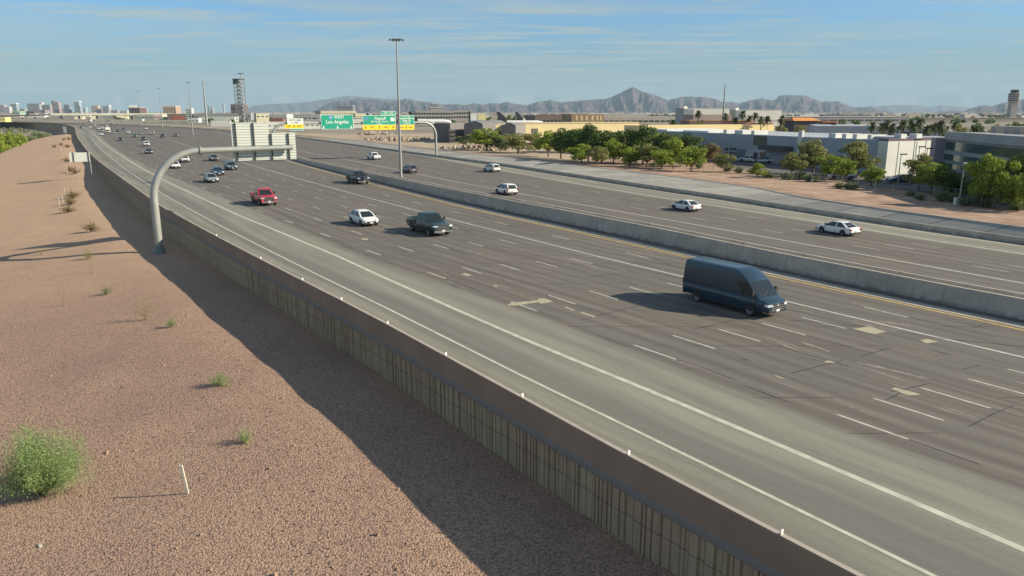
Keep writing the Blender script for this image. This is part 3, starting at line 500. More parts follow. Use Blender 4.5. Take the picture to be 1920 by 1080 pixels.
def build_vehicle(kind, far=False):
    S = SPEC[kind]; root = thing(kind, 'x', 'car'); body = MB(); body.loft([side_ring(*s) for s in S['body']])
    lv = []
    for z, xf, xr, hw in S['cab']:
        c = .10; lv.append([(xf, hw - c, z), (xf - c * .7, hw, z), (xr + c * .7, hw, z), (xr, hw - c, z), (xr, -hw + c, z), (xr + c * .7, -hw, z), (xf - c * .7, -hw, z), (xf, -hw + c, z)])
    body.loft(lv); C = S['cab']; hwid = S['body'][3][3]
    if S.get('bed'):
        for s in (-1, 1): body.box(-2.86, -.9, s * .97 - .05, s * .97 + .05, .78, 1.26)
        body.box(-2.92, -2.84, -.97, .97, .62, 1.25)
    for wx in S['wb']:       # dark wheel arches
        for s in (-1, 1):
            n = 12; ra = S['wr'] * 1.17; y = s * (hwid + .006); body.add([(wx + ra * math.cos(math.pi * k / n), y, S['wr'] + ra * math.sin(math.pi * k / n)) for k in range(n + 1)] + [(wx + ra, y, S['body'][3][1] + .01), (wx - ra, y, S['body'][3][1] + .01)][::1], [tuple(range(n + 1)) + (n + 2, n + 1)], 1)
    for s in (-1, 1): body.box(S['wb'][1] + .5, S['wb'][0] - .5, s * hwid * .97 - .02, s * hwid * .97 + .02, S['body'][3][1] - .03, S['body'][3][1] + .07, 1)
    lo = C[S.get('glass', (0, 2))[0]]
    if not far:
        for s in (1, -1):      # door seams, side moulding
            y = s * (hwid * .995 + .004); zt = S['body'][3][2] - .12; xs = [(lo[2] + (lo[1] - lo[2]) * f) for f in ({'van': (.96, .78, .55)}.get(kind, (.93, .47, .10)))]
            for x in xs: body.box(x - .012, x + .012, y - .008, y + .004, S['body'][3][1] + .1, zt, 1)
            if kind == 'van': body.box(-3.2, 1.2, y - .01, y + .012, .82, .90, 1); body.box(-2.6, -.1, s * .99 - .006, s * .99 + .008, 1.36, 1.38, 1)
    bo = body.obj('body', [PAINT['white'], M_TRIM], root, 38)
    bo.material_slots[0].link = 'OBJECT'; bo.material_slots[0].material = PAINT['white']
    ga, gb = S.get('glass', (0, 2)); lo, hi = C[ga], C[gb]; z0 = lo[0] + (.03 if ga == 0 else 0); f0 = lo; f1 = hi
    def fp(L, s): return (L[1] + .004, s * (L[3] - .12), L[0])
    mw = MB()
    for i in range(ga, gb): quad(mw, fp(C[i], -1), fp(C[i], 1), fp(C[i + 1], 1), fp(C[i + 1], -1), .012 if True else 0, 0, 0.03)
    mw.obj('windshield', M_GLASS, root, fix=False)
    if kind not in ('van', 'boxtruck'):
        mr = MB(); rp = lambda L, s: (L[2] - .004, s * (L[3] - .12), L[0])
        for i in range(ga, gb): quad(mr, rp(C[i], 1), rp(C[i], -1), rp(C[i + 1], -1), rp(C[i + 1], 1), .012, 0, 0.05)
        mr.obj('rear_window', M_GLASS, root, fix=False)
    x0l, x1l = lo[2], lo[1]; x0h, x1h = hi[2], hi[1]
    fr = {'sedan': [(.10, .45), (.50, .93)], 'hatch': [(.08, .45), (.50, .93)], 'suv': [(.05, .26), (.30, .60), (.64, .95)], 'pickup': [(.06, .46), (.52, .95)], 'van': [(.805, .955)], 'boxtruck': [(.2, .9)]}[kind]
    for s in (1, -1):
        mbw = MB()
        for a, b in fr:
            def sp(L, f): return (L[2] + (L[1] - L[2]) * f, s * L[3], L[0])
            for i in range(ga, gb):
                q = [sp(C[i], a), sp(C[i], b), sp(C[i + 1], b), sp(C[i + 1], a)]
                if s > 0: q = [q[1], q[0], q[3], q[2]]
                quad(mbw, *q, .012, 0, 0.03)
        mbw.obj('side_window', M_GLASS, root, fix=False)
    T, Rm = wheel_mesh(S['wr'])
    for wx in S['wb']:
        for s in (1, -1):
            t = link('wheel', T, root); t.location = (wx, s * (hwid - .10), S['wr']); t.rotation_euler = (0, 0, 0 if s > 0 else math.pi)
            if not far: r_ = link('rim', Rm, t)
    fx = S['body'][-1][0]; rx = S['body'][0][0]; fw = S['body'][-3][3]
    for s in (1, -1):
        fx0 = fx; fx = fx + (.07 if kind in ('van', 'pickup') else 0)
        mbh = MB(); mbh.loft([[(fx - .32, s * (fw + .02), S['hl'] + .07), (fx - .32, s * (fw + .03), S['hl'] - .06), (fx - .10, s * (fw - .02), S['hl'] - .08), (fx - .12, s * (fw - .04), S['hl'] + .05)], [(fx - .16, s * (fw - .40), S['hl'] + .06), (fx - .12, s * (fw - .40), S['hl'] - .04), (fx + .02, s * (fw - .40), S['hl'] - .06), (fx + .0, s * (fw - .40), S['hl'] + .03)]])
        mbh.obj('headlight', M_LAMP, root); fx = fx0
        mbt = MB(); mbt.box(rx - .015, rx + .14, min(s * (fw - .30), s * (fw + .0)), max(s * (fw - .30), s * (fw + .0)), S['tl'] - .09, S['tl'] + .07)
        if kind in ('van', 'suv', 'pickup'): mbt = MB(); mbt.box(rx - .02, rx + .10, min(s * (fw - .14), s * (fw + .015)), max(s * (fw - .14), s * (fw + .015)), S['tl'] - .22, S['tl'] + .14)
        mbt.obj('taillight', M_TAIL, root)
    g0, g1 = S['gl']; gr = MB(); gw = fw * .62
    gr.box(fx - .2, fx + .012, -gw, gw, g0, g1)
    if not far:
        for k in range(3): z = g0 + (g1 - g0) * (k + .7) / 3.6; gr.box(fx, fx + .025, -gw * .95, gw * .95, z - .015, z + .015, 1)
    gr.obj('grille', [M_TRIM, M_CHROME if kind in ('pickup', 'van') else M_TRIM], root)
    zb0 = S['body'][-1][1]
    for x0_, x1_, h_ in ((fx - .25, fx + .03, .06), (rx - .03, rx + .2, .10)): bp = MB(); bp.box(x0_, x1_, -fw * .92, fw * .92, zb0 - .08, zb0 + h_); bp.obj('bumper', M_TRIM if kind != 'pickup' else M_CHROME, root, 30)
    if not far:
        for s in (1, -1):
            mm = MB(); mx_ = lo[1] - .35; y = s * (lo[3] + .12); mm.box(mx_ - .06, mx_ + .06, y - .11, y + .11, lo[0] + .08, lo[0] + (.26 if kind not in ('van', 'pickup') else .42)); mm.obj('mirror', M_TRIM, root)
        pm = MB(); pm.box(rx - .045, rx - .01, -.16, .16, S['tl'] - .32, S['tl'] - .17); pm.obj('number_plate', M_PLATE, root); pm = MB(); pm.box(fx + .03, fx + .045, -.16, .16, zb0 - .02, zb0 + .13); pm.obj('number_plate', M_PLATE, root)
    if S.get('box'):
        b = MB(); b.box(-3.6, 1.2, -1.15, 1.15, 1.0, 3.3); b.obj('cargo_box', mat('white_box', (0.68, 0.68, 0.64), 0.5), root)
    if kind == 'van':
        for s in (1, -1):
            b = MB(); b.tube([(-3.3, s * .985, 1.30), (1.1, s * .985, 1.30)], .018, 5); b.obj('door_rail', M_TRIM, root)
            b = MB(); b.box(.62, .78, min(s * .99, s * 1.02), max(s * .99, s * 1.02), 1.12, 1.17); b.obj('door_handle', M_TRIM, root)
    if kind == 'van':        # badge, wipers, roof cap lines, rear doors
        b = MB(); n = 14; b.add([(3.515, .11 * math.cos(2 * math.pi * k / n), .86 + .085 * math.sin(2 * math.pi * k / n)) for k in range(n)], [tuple(range(n))]); b.obj('badge', M_CHROME, root, fix=False)
        for wq in ([(2.80, -.5, 1.32), (2.60, .1, 1.56)], [(2.80, .1, 1.32), (2.60, .65, 1.56)]): b = MB(); b.tube(wq, .014, 5); b.obj('wiper', M_TRIM, root)
        for yy in ((-.8, -.15), (.15, .8)): b = MB(); b.box(-3.515, -3.49, *yy, 1.45, 2.1); b.obj('rear_window', M_GLASS, root)
    return root
PROTO = {}
def vehicle(kind, px, color, label, cat='car', going='toward', z=0.0, rz=None, scale=1.0, group='cars on the near carriageway'):
    P = at(px, z); far = P[1] > 190; key = (kind, far)
    name = {'sedan': 'sedan_car', 'hatch': 'hatchback_car', 'suv': 'sport_utility_car', 'pickup': 'pickup_truck', 'van': 'cargo_van', 'boxtruck': 'box_truck'}[kind]
    if rz is None:
        ln = 'L3' if going == 'toward' else 'L6'; t = tang('L3' if P[1] > 150 or ln == 'L3' else 'L6', P[1]); t = t if going == 'away' else -t; rz = math.atan2(t.y, t.x)
    if key not in PROTO: PROTO[key] = build_vehicle(kind, far); r = PROTO[key]; r.location = tuple(P); r.rotation_euler = (0, 0, rz)
    else: r = dup(PROTO[key], tuple(P), rz)
    r.name = name; prop(r, label, cat, group)
    for ch in r.children:
        if ch.name.split('.')[0] == 'body': ch.material_slots[0].link = 'OBJECT'; ch.material_slots[0].material = PAINT[color]
    r.scale = (scale,) * 3; return r
NC = 'cars on the near carriageway'; FC = 'cars on the far carriageway'
V = [
 ('van', (1372, 574), 'vanblue', 'dark slate blue high-roof cargo van, the largest vehicle, beside the median wall', 'van'),
 ('pickup', (805, 436), 'green', 'dark green crew cab pickup truck right of the white hatchback', 'pickup truck'),
 ('hatch', (682, 420), 'white', 'white hatchback with a black grille left of the dark green pickup', 'car'),
 ('pickup', (495, 382), 'red', 'red pickup truck with a light front bumper, the only red vehicle', 'pickup truck'),
 ('pickup', (671, 343), 'black', 'black pickup truck in the carpool lane close to the median wall', 'pickup truck'),
 ('sedan', (396, 341), 'silver', 'silver sedan with a bright front, foremost of the trio left of the red pickup', 'car'),
 ('hatch', (408, 328), 'navy', 'dark blue hatchback directly behind the silver sedan', 'car'),
 ('suv', (433, 318), 'teal', 'teal grey sport utility car behind the dark blue hatchback', 'car'),
 ('sedan', (401, 301), 'grey', 'grey sedan left of the big sign back, alone in its lane', 'car'),
 ('suv', (346, 304), 'white', 'white sport utility car with black windows beside the curved sign arm', 'car'),
 ('sedan', (328, 315), 'white', 'white sedan partly hidden by the curved sign pole', 'car'),
 ('sedan', (279, 288), 'grey', 'grey blue sedan following the white sport utility car, far left lanes', 'car'),
 ('suv', (275, 274), 'white', 'white sport utility car with a dark windscreen in the middle of the column', 'car'),
 ('hatch', (269, 263), 'black', 'black and white looking hatchback behind the white sport utility car', 'car'),
 ('suv', (253, 258), 'teal', 'teal sport utility car left of the black hatchback', 'car'),
 ('sedan', (263, 252), 'silver', 'silver sedan tucked behind the teal sport utility car', 'car'),
 ('sedan', (226, 264), 'black', 'small black sedan alone left of the column of cars', 'car'),
 ('pickup', (286, 252), 'cream', 'cream pickup truck nearer the carpool line', 'pickup truck'),
 ('suv', (305, 258), 'black', 'black sport utility car behind the cream pickup truck', 'car'),
 ('sedan', (330, 256), 'maroon', 'low maroon sedan in the carpool lane by the median wall', 'car'),
 ('sedan', (274, 243), 'white', 'white sedan far off in the carpool lane', 'car'),
 ('boxtruck', (203, 250), 'cream', 'cream box truck in the distant traffic', 'truck'),
 ('sedan', (190, 254), 'white', 'white sedan beside the cream box truck', 'car'),
 ('hatch', (191, 247), 'silver', 'silver hatchback just behind the white sedan', 'car'),
 ('suv', (185, 243), 'white', 'leftmost of two white cars side by side in the distant traffic', 'car'),
 ('suv', (192, 242), 'white', 'rightmost of two white cars side by side in the distant traffic', 'car'),
 ('sedan', (221, 247), 'black', 'distant black sedan right of the cream box truck', 'car'),
 ('sedan', (169, 240), 'white', 'white sedan with a dark roof far left in the distance', 'car'),
 ('hatch', (152, 241), 'black', 'tiny dark car in the far left ramp lane', 'car'),
 ('suv', (201, 238), 'white', 'distant white car behind the pair of white cars', 'car'),
 ('sedan', (209, 234), 'grey', 'distant grey sedan in the middle of the far queue', 'car'),
 ('sedan', (218, 237), 'teal', 'distant teal sedan near the carpool line', 'car'),
 ('suv', (220, 234), 'black', 'distant black car just behind the teal sedan', 'car'),
 ('sedan', (199, 233), 'maroon', 'distant dark red car in the far queue', 'car'),
 ('sedan', (186, 232), 'white', 'distant white car near the top of the far queue', 'car'),
 ('sedan', (186, 229), 'silver', 'distant silver car at the back of the far queue', 'car'),
 ('boxtruck', (171, 230), 'white', 'distant white box truck where the road vanishes', 'truck'),
 ('sedan', (167, 231), 'black', 'distant black car beside the white box truck', 'car'),
 ('sedan', (149, 230), 'white', 'distant white car in the leftmost lane where the road vanishes', 'car'),
 ('hatch', (228, 233), 'maroon', 'distant maroon car close to the median wall', 'car'),
 ('sedan', (178, 236), 'white', 'distant white sedan between the far left cars', 'car'),
 ('suv', (206, 242), 'black', 'distant black car just behind the cream box truck', 'car'),
 ('sedan', (213, 251), 'silver', 'distant silver sedan right of the cream box truck', 'car'),
 ('hatch', (232, 244), 'navy', 'distant dark blue hatchback left of the carpool line', 'car'),
 ('sedan', (241, 250), 'white', 'distant white sedan left of the teal sport utility car', 'car'),
 ('sedan', (196, 236), 'silver', 'distant silver sedan in the middle lanes', 'car'),
 ('suv', (176, 228), 'black', 'distant black car at the very back of the queue', 'car'),
 ('sedan', (212, 230), 'white', 'distant white car near the median at the back of the queue', 'car'),
 ('sedan', (160, 235), 'silver', 'distant silver sedan in the second lane from the left', 'car'),
 ('suv', (203, 228), 'grey', 'distant grey car at the back of the queue near the median', 'car'),
]
W_ = [
 ('sedan', (1570, 438), 'white', 'white sedan with black windows seen from behind, furthest right on the far carriageway', 'car'),
 ('sedan', (1285, 394), 'white', 'white sedan with black windows seen from behind, middle of the far carriageway', 'car'),
 ('suv', (949, 364), 'white', 'white sport utility car with a dark rear window, half hidden by the median wall', 'car'),
 ('suv', (768, 324), 'grey', 'dark grey sport utility car right behind the tall light mast', 'car'),
 ('suv', (922, 322), 'white', 'white sport utility car near the far shoulder, below the bushes', 'car'),
 ('pickup', (701, 299), 'white', 'white pickup truck driving away between the sign back and the light mast', 'pickup truck'),
 ('suv', (321, 231), 'black', 'distant black car driving away on the far carriageway', 'car'),
 ('sedan', (292, 232), 'white', 'distant white sedan driving away, middle of the far carriageway', 'car'),
 ('sedan', (247, 229), 'white', 'distant white sedan driving away near the median wall', 'car'),
 ('suv', (235, 226), 'white', 'distant white car driving away furthest off', 'car'),
 ('boxtruck', (267, 228), 'white', 'distant white box truck driving away on the far carriageway', 'truck'),
 ('sedan', (272, 231), 'black', 'distant black sedan beside the white box truck driving away', 'car'),
 ('sedan', (315, 232), 'silver', 'distant silver sedan driving away beside the black car', 'car'),
 ('sedan', (258, 226), 'silver', 'distant silver sedan driving away behind the white box truck', 'car'),
 ('sedan', (331, 235), 'white', 'distant white sedan driving away, right of the black car', 'car'),
 ('suv', (303, 230), 'black', 'distant black car driving away between the white and silver sedans', 'car'),
 ('sedan', (222, 223), 'white', 'distant white sedan driving away where the far carriageway vanishes', 'car'),
]
for k, q, c, l, ca in V: vehicle(k, q, c, l, ca, 'toward', group=NC, scale={'pickup': 1.12, 'van': 1.0}.get(k, 1.08))
for k, q, c, l, ca in W_: vehicle(k, q, c, l, ca, 'away', group=FC, z=0.0, scale=0.94 if q[0] > 1200 else 1.0)
vehicle('suv', (1577, 337), 'silver', 'silver car parked under the olive trees across the lot', 'car', z=0.93, rz=R(170), group='cars in the parking lot')
vehicle('sedan', (1690, 343), 'navy', 'dark blue car parked in the lot below the white panel wall', 'car', z=0.93, rz=R(175), group='cars in the parking lot')
vehicle('sedan', (1402, 303), 'white', 'white car parked at the foot of the blue grey building', 'car', z=0.93, rz=R(160), group='cars in the parking lot')
vehicle('suv', (1378, 299), 'white', 'white sport utility car parked left at the foot of the blue grey building', 'car', z=0.93, rz=R(160), group='cars in the parking lot')
vehicle('sedan', (1430, 306), 'silver', 'silver car parked right at the foot of the blue grey building', 'car', z=0.93, rz=R(160), group='cars in the parking lot')
vehicle('suv', (1805, 365), 'grey', 'grey car parked behind the bright trees near the office building', 'car', z=0.93, rz=R(120), group='cars in the parking lot')
vehicle('sedan', (974, 279), 'white', 'white car parked among the bushes beyond the far shoulder', 'car', z=1.0, rz=R(150), group='cars parked by the bushes')
vehicle('pickup', (955, 278), 'silver', 'silver pickup truck parked among the bushes beyond the far shoulder', 'pickup truck', z=1.0, rz=R(150), group='cars parked by the bushes')
vehicle('sedan', (876, 262), 'white', 'white car parked in front of the grey gabled building', 'car', z=1.0, rz=R(160), group='cars parked by the bushes')
# ================================================================ SIGNS, POLES
M_GALV = mat('galvanized_steel', (0.36, 0.37, 0.34), 0.45, 0.35, 0.1, 1.5); M_GALVD = mat('weathered_steel', (0.30, 0.31, 0.30), 0.6, 0.3)
M_ALU = mat('sign_back_aluminium', (0.60, 0.63, 0.56), 0.5, 0.1, 0.06, 1.0); M_SGRN = mat('sign_green', (0.01, 0.32, 0.20), 0.45); M_SYEL = mat('sign_yellow', (0.85, 0.60, 0.02), 0.45); M_SWH = mat('sign_white', (0.72, 0.74, 0.68), 0.5); M_DARK = mat('dark_rail', (0.05, 0.055, 0.05), 0.6); M_BLUE = mat('shield_blue', (0.08, 0.25, 0.45), 0.5)
def arc_pts(p0, dirv, h, rad, n=10):
    """vertical pole that bends over into a horizontal arm"""
    p0 = Vector(p0); d = Vector((dirv[0], dirv[1], 0)).normalized(); o = []
    for k in range(n + 1): a = math.pi / 2 * k / n; o.append(p0 + d * (rad * (1 - math.cos(a))) + Vector((0, 0, h - rad + rad * math.sin(a))))
    return o
AX = Vector((.857, .515, 0)); FACE = Vector((.515, -.857, 0))
# --- near cantilever sign, seen from behind
gp = at((300, 475), -2.4); G = thing('cantilever_sign', 'large grey curved cantilever sign structure seen from behind, standing in the gravel by the wall', 'road sign', tuple(gp))
H0 = 8.35 + 2.4; pts = [Vector((0, 0, 0.9))] + arc_pts((0, 0, 0), AX, H0, 5.0, 14); nb = len(pts)
mb = MB(); mb.tube(pts, [0.40 - 0.06 * i / nb for i in range(nb)], 18); mb.obj('pole', M_GALV, G, 40)
e0 = pts[-1]; L_ = 9.9
mb = MB(); mb.tube([e0 + AX * 0.05, e0 + AX * L_ + Vector((0, 0, 0.12))], [0.335, 0.27], 18); mb.obj('arm', M_GALV, G, 40)
mb = MB(); mb.tube([e0 - AX * 0.06, e0 + AX * 0.05], 0.47, 18); mb.tube([e0 + AX * 0.06, e0 + AX * 0.14], 0.47, 18); mb.obj('flange', M_GALVD, G, 40)
mb = MB(); mb.tube([(0, 0, 0), (0, 0, 0.08)], 0.72, 18); mb.tube([(0, 0, 0.08), (0, 0, 0.95)], [0.60, 0.41], 18); mb.obj('base_shroud', mat('shroud_green', (0.16, 0.20, 0.18), 0.6), G, 40)
def local(px, off=0.0):      # px on the vertical sign plane through the arm -> (distance along AX, z)
    r = ray(px); n = FACE; o = Vector((0, 0, CAMH)); q = Vector(gp) - FACE * 0.80; t = (q - o).dot(n) / Vector(r).dot(n); P = o + Vector(r) * t
    return (P - Vector(gp)).dot(AX), P.z - gp[2]
def panel(par, x0, x1, z0, z1, off, m, name='sign_panel', th=0.05, ribs=0.0, origin=Vector((0, 0, 0)), back=FACE):
    mb = MB(); c = origin + AX * ((x0 + x1) / 2) + back * off; mb.obox((c.x, c.y), AX, abs(x1 - x0), th, z0, z1)
    if ribs:
        z = z0 + ribs / 2
        while z < z1: cc = c + back * (th / 2 + 0.012); mb.obox((cc.x, cc.y), AX, abs(x1 - x0), 0.03, z - 0.025, z + 0.03, 1); z += ribs
    return mb.obj(name, [m, mat('plank_joint', (0.30, 0.32, 0.28), 0.7)], par)
(xa, zt) = local((432, 230)); (xb, zt2) = local((553, 249)); xm = local((503, 232))[0]; zb_ = local((432, 302))[1]
panel(G, xa, xm, zt2 + 0.001, zt, -0.80, M_ALU, ribs=0.30); panel(G, xa, xb, zb_, zt2, -0.80, M_ALU, ribs=0.30)
for px in (443, 476.5, 509, 541):
    x = local((px, 270))[0]; mb = MB(); c = AX * x - FACE * 0.66; top = zt if px < 500 else zt2; mb.obox((c.x, c.y), AX, 0.12, 0.16, zb_ + 0.02, top - 0.02); mb.obj('sign_post', M_DARK, G)
# --- small sign back beside the wall
sp_ = at((173, 333), -1.55); S1 = thing('roadside_sign', 'small grey sign seen from behind on a single post left of the wall', 'road sign', tuple(sp_), R(25))
d = sp_[1] * CP + (CAMH - 1.5) * SP; mpp = d / 1400
mb = MB(); mb.box(-0.09, 0.09, -0.09, 0.09, -0.3, 46 * mpp); mb.obj('post', M_GALV, S1)
mb = MB(); mb.box(-31 * mpp, 0.3 * mpp, -0.15, -0.10, 30 * mpp, 47 * mpp); mb.obj('sign_panel', M_ALU, S1)
for x in (-26, -1.5):
    mb = MB(); mb.box(x * mpp - .07, x * mpp + .07, -0.30, -0.152, 29.5 * mpp, 47.5 * mpp); mb.obj('stiffener', M_DARK, S1)
mb = MB(); mb.box(-33 * mpp, -31.2 * mpp, -0.2, 1.2, 29 * mpp, 46 * mpp); mb.obj('side_panel', M_ALU, S1)
sp2 = at((124, 262), -5.0); S2 = thing('roadside_sign', 'tiny pale sign back far off in the dark shadow where the embankment ends', 'road sign', tuple(sp2)); m2 = (sp2[1] + 3) / 1400
mb = MB(); mb.box(-2.9 * m2, 2.9 * m2, -.05, 0, 12 * m2, 24 * m2); mb.obj('sign_panel', M_ALU, S2)
for x in (-2, 2): mb = MB(); mb.box(x * m2 - .1, x * m2 + .1, .01, .2, 0, 23 * m2); mb.obj('post', M_GALVD, S2)
# --- lettering
def text(par, s, size, x, z, m, off=0.035, org=None, name='lettering', align='CENTER'):
    cu = bpy.data.curves.new('t', 'FONT'); cu.body = s; cu.size = size; cu.align_x = align; cu.align_y = 'CENTER'; cu.extrude = 0.01; cu.offset = size * 0.012
    o = bpy.data.objects.new('t', cu); COL.objects.link(o); dg = bpy.context.evaluated_depsgraph_get(); me = bpy.data.meshes.new_from_object(o.evaluated_get(dg)); bpy.data.objects.remove(o); bpy.data.curves.remove(cu)
    me.materials.clear(); me.materials.append(m); q = link(name, me, par)
    org = org if org is not None else Vector((0, 0, 0)); c = org + AX * x + FACE * off
    q.rotation_euler = (math.pi / 2, 0, math.atan2(AX.y, AX.x)); q.location = (c.x, c.y, z); return q
# --- far sign bridge
mp0 = Vector(at((818, 288), 1.0)); F_ = thing('sign_bridge', 'grey overhead tube spanning the far carriageway and carrying green and yellow signs', 'sign gantry', tuple(mp0))
SPAN = 45.0; hz = 9.6 - 1.0; ptsR = arc_pts((0, 0, 0), -AX, hz, 3.6, 10); ptsL = [p for p in arc_pts(-AX * SPAN, AX, hz, 3.6, 10)]
mb = MB(); mb.tube([Vector((0, 0, -0.5))] + ptsR, 0.33, 12); mb.obj('upright', M_GALV, F_, 40)
mb = MB(); mb.tube([-AX * SPAN] + ptsL, 0.33, 12); mb.obj('upright', M_GALV, F_, 40)
mb = MB(); mb.tube([ptsR[-1], ptsL[-1]], 0.30, 12); mb.obj('beam', M_GALV, F_, 40)
def fl(px):
    r = Vector(ray(px)); o = Vector((0, 0, CAMH)); q = mp0 + FACE * 0.6; t = (q - o).dot(FACE) / r.dot(FACE); P = o + r * t; return (P - mp0).dot(AX), P.z - mp0.z
def gsign(label, x0, x1, y0, y1, m=None, lines=(), yellow=None, rim=True):
    a, zt = fl((x0, y0)); b, zb = fl((x1, y1)); s = thing('guide_sign', label, 'road sign', tuple(mp0 + AX * ((a + b) / 2) + FACE * 0.6 + Vector((0, 0, zb)))); w = b - a; h = zt - zb
    if m is M_SGRN: panel(s, -w / 2, w / 2, 0, h, 0, M_SWH, 'sign_border'); panel(s, -w / 2 + .1, w / 2 - .1, .1, h - .1, 0.035, M_SGRN, 'sign_face', 0.03)
    else: panel(s, -w / 2, w / 2, 0, h, 0, m, 'sign_face')
    for (tx, sz, fx_, fz) in lines: text(s, tx, sz, (fx_ - .5) * w, fz * h, M_SWH if m is M_SGRN else M_DARK, 0.065 if m is M_SGRN else 0.04)
    return s, w, h
def darrow(s, x, z, sz, m, off, up=False):
    mb = MB(); k = -1 if not up else 1; P = [(-.12, -.5), (.12, -.5), (.12, .05), (.38, .05), (0, .5), (-.38, .05), (-.12, .05)]
    vs = []
    for u, v in P: c = AX * (x + u * sz) + FACE * off; vs.append((c.x, c.y, z + v * k * sz))
    for u, v in P: c = AX * (x + u * sz) + FACE * (off + .015); vs.append((c.x, c.y, z + v * k * sz))
    n = len(P); mb.add(vs, [tuple(range(n, 2 * n))] + [(i, (i + 1) % n, n + (i + 1) % n, n + i) for i in range(n)]); mb.obj('arrow', m, s)
s, w, h = gsign('big green overhead sign reading Los Angeles with three white down arrows', 601, 663, 215, 242, M_SGRN, [('WEST', 1.05, .56, .82), ('Los Angeles', 1.25, .5, .50)])
for x in (-.43, 0, .43): darrow(s, x * w, h * .13, .85, M_SWH, .052)
def shield(s, x, z, sz):
    mb = MB(); P = [(-.5, .35), (-.25, .5), (0, .42), (.25, .5), (.5, .35), (.45, -.1), (0, -.5), (-.45, -.1)]; vs = []
    for u, v in P: c = AX * (x + u * sz) + FACE * .055; vs.append((c.x, c.y, z + v * sz))
    mb.add(vs, [tuple(range(len(P)))]); mb.obj('route_shield', M_BLUE, s, fix=False)
shield(s, -.2 * w, h * .80, 1.2); text(s, '10', .7, -.2 * w, h * .79, M_SWH, .07)
s, w, h = gsign('green overhead sign reading Flagstaff above a wide yellow exit band', 680, 742, 216, 234, M_SGRN, [('Flagstaff', 1.0, .52, .66), ('Sky Harbor Airport', .62, .5, .36), ('1/2 MILE', .45, .47, .13)])
shield(s, -.40 * w, h * .62, 1.0)
panel(s, .34 * w, .46 * w, h * .38, h * .74, .065, M_SWH, 'route_plate', .02)
gsign('small green exit tab on top of the Flagstaff sign', 714, 742, 208.4, 215.4, M_SGRN, [('EXIT 150A', .62, .5, .5)])
s, w, h = gsign('wide yellow band with black arrows under the Flagstaff sign', 680, 742, 234.4, 243, M_SYEL, [('EXIT', .5, .28, .5), ('ONLY', .5, .70, .5)])
for x in (-.42, 0, .42): darrow(s, x * w, h * .5, .7, M_DARK, .03)
s, w, h = gsign('narrow green overhead sign right of the light mast', 746, 777, 216, 222, M_SGRN, [('EXIT 150B', .5, .5, .5)])
s, w, h = gsign('green overhead sign below the narrow one, next to the curved right upright', 746, 777, 222.3, 234, M_SGRN, [('24th St', .9, .5, .64), ('1/4 MILE', .6, .5, .25)])
s, w, h = gsign('short yellow exit band at the right end of the sign bridge', 746, 777, 234.4, 243, M_SYEL, [('EXIT', .45, .24, .5), ('ONLY', .45, .78, .5)]); darrow(s, 0, h * .5, .7, M_DARK, .03)
s, w, h = gsign('white carpool lane sign at the left end of the sign bridge', 538, 569, 222, 233, M_SWH, [('HOV LANE', .62, .5, .7), ('2+ ONLY', .5, .5, .3)])
s, w, h = gsign('yellow band below the white carpool lane sign', 533.5, 569, 233.3, 240.3, M_SYEL, [('LEFT', .5, .22, .5), ('EXIT', .5, .78, .5)]); darrow(s, 0, h * .5, .7, M_DARK, .03)
gsign('slim green plate hanging under the yellow band', 545, 569, 240.8, 244.5, M_SGRN)
gsign('small pale plate standing on the beam above the carpool lane sign', 537, 550, 214, 221.5, M_SWH)
# --- tall light masts
def mast(base_px, z, top_y, label, r=0.30):
    P = at(base_px, z); top = aty((base_px[0], top_y), P[1])[2]; h = top - z; t = thing('light_mast', label, 'light mast', tuple(P), 0, 'tall light masts')
    mb = MB(); mb.tube([(0, 0, 0), (0, 0, h)], [r, r * .36], 10); mb.obj('pole', M_GALVD, t, 40); mb = MB(); mb.tube([(0, 0, h - .35), (0, 0, h - .1)], 0.42, 12); mb.obj('ring', M_DARK, t)
    for k in range(6):
        a = 2 * math.pi * k / 6 + .2; c = Vector((math.cos(a), math.sin(a), 0)); mb = MB(); mb.tube([c * .35 + Vector((0, 0, h - .2)), c * .95 + Vector((0, 0, h - .1))], .05, 5); p = c * 1.08; mb.tube([p + Vector((0, 0, h - .36)), p + Vector((0, 0, h - .1))], [.24, .12], 8); mb.obj('floodlight', M_DARK, t)
    return t
mast((752, 332), 1.35, 72, 'tall light mast in the median in front of the green signs', .26)
mast((362, 253), 1.0, 154, 'light mast left of the steel power pole')
mast((305, 240), 1.0, 165, 'faint light mast beside the tan hotel on the skyline')
mast((266, 236), 1.0, 171, 'furthest light mast, faint and left of all others')
mast((461, 264), 1.0, 137, 'light mast rising right in front of the lattice tower')
# --- power poles
def mono(px, z, top_y, label, arms, Y=None, r=.55):
    P = at(px, z) if Y is None else np.array([aty(px, Y)[0], Y, z]); top = aty((px[0], top_y), P[1])[2]; h = top - z; t = thing('power_pole', label, 'power pole', tuple(P), 0)
    mb = MB(); mb.tube([(0, 0, 0), (0, 0, h)], [r, r * .45], 10); mb.obj('pole', M_GALVD, t, 40)
    for k in range(arms): z_ = h * (.93 - .13 * k); mb = MB(); mb.tube([(0, 0, z_), (4.2, 1.0, z_ + .7)], [.2, .1], 6); mb.tube([(4.2, 1.0, z_ + .7), (4.2, 1.0, z_ - 1.0)], .12, 5); mb.obj('crossarm', M_GALVD, t)
    return t
mono((388, 233), .9, 151, 'thick steel power pole with short arms left of the lattice tower', 4, r=1.15)
mono((1354, 250), .9, 158, 'tall slim steel pole rising in front of the grey hangars', 0, Y=330, r=.5)
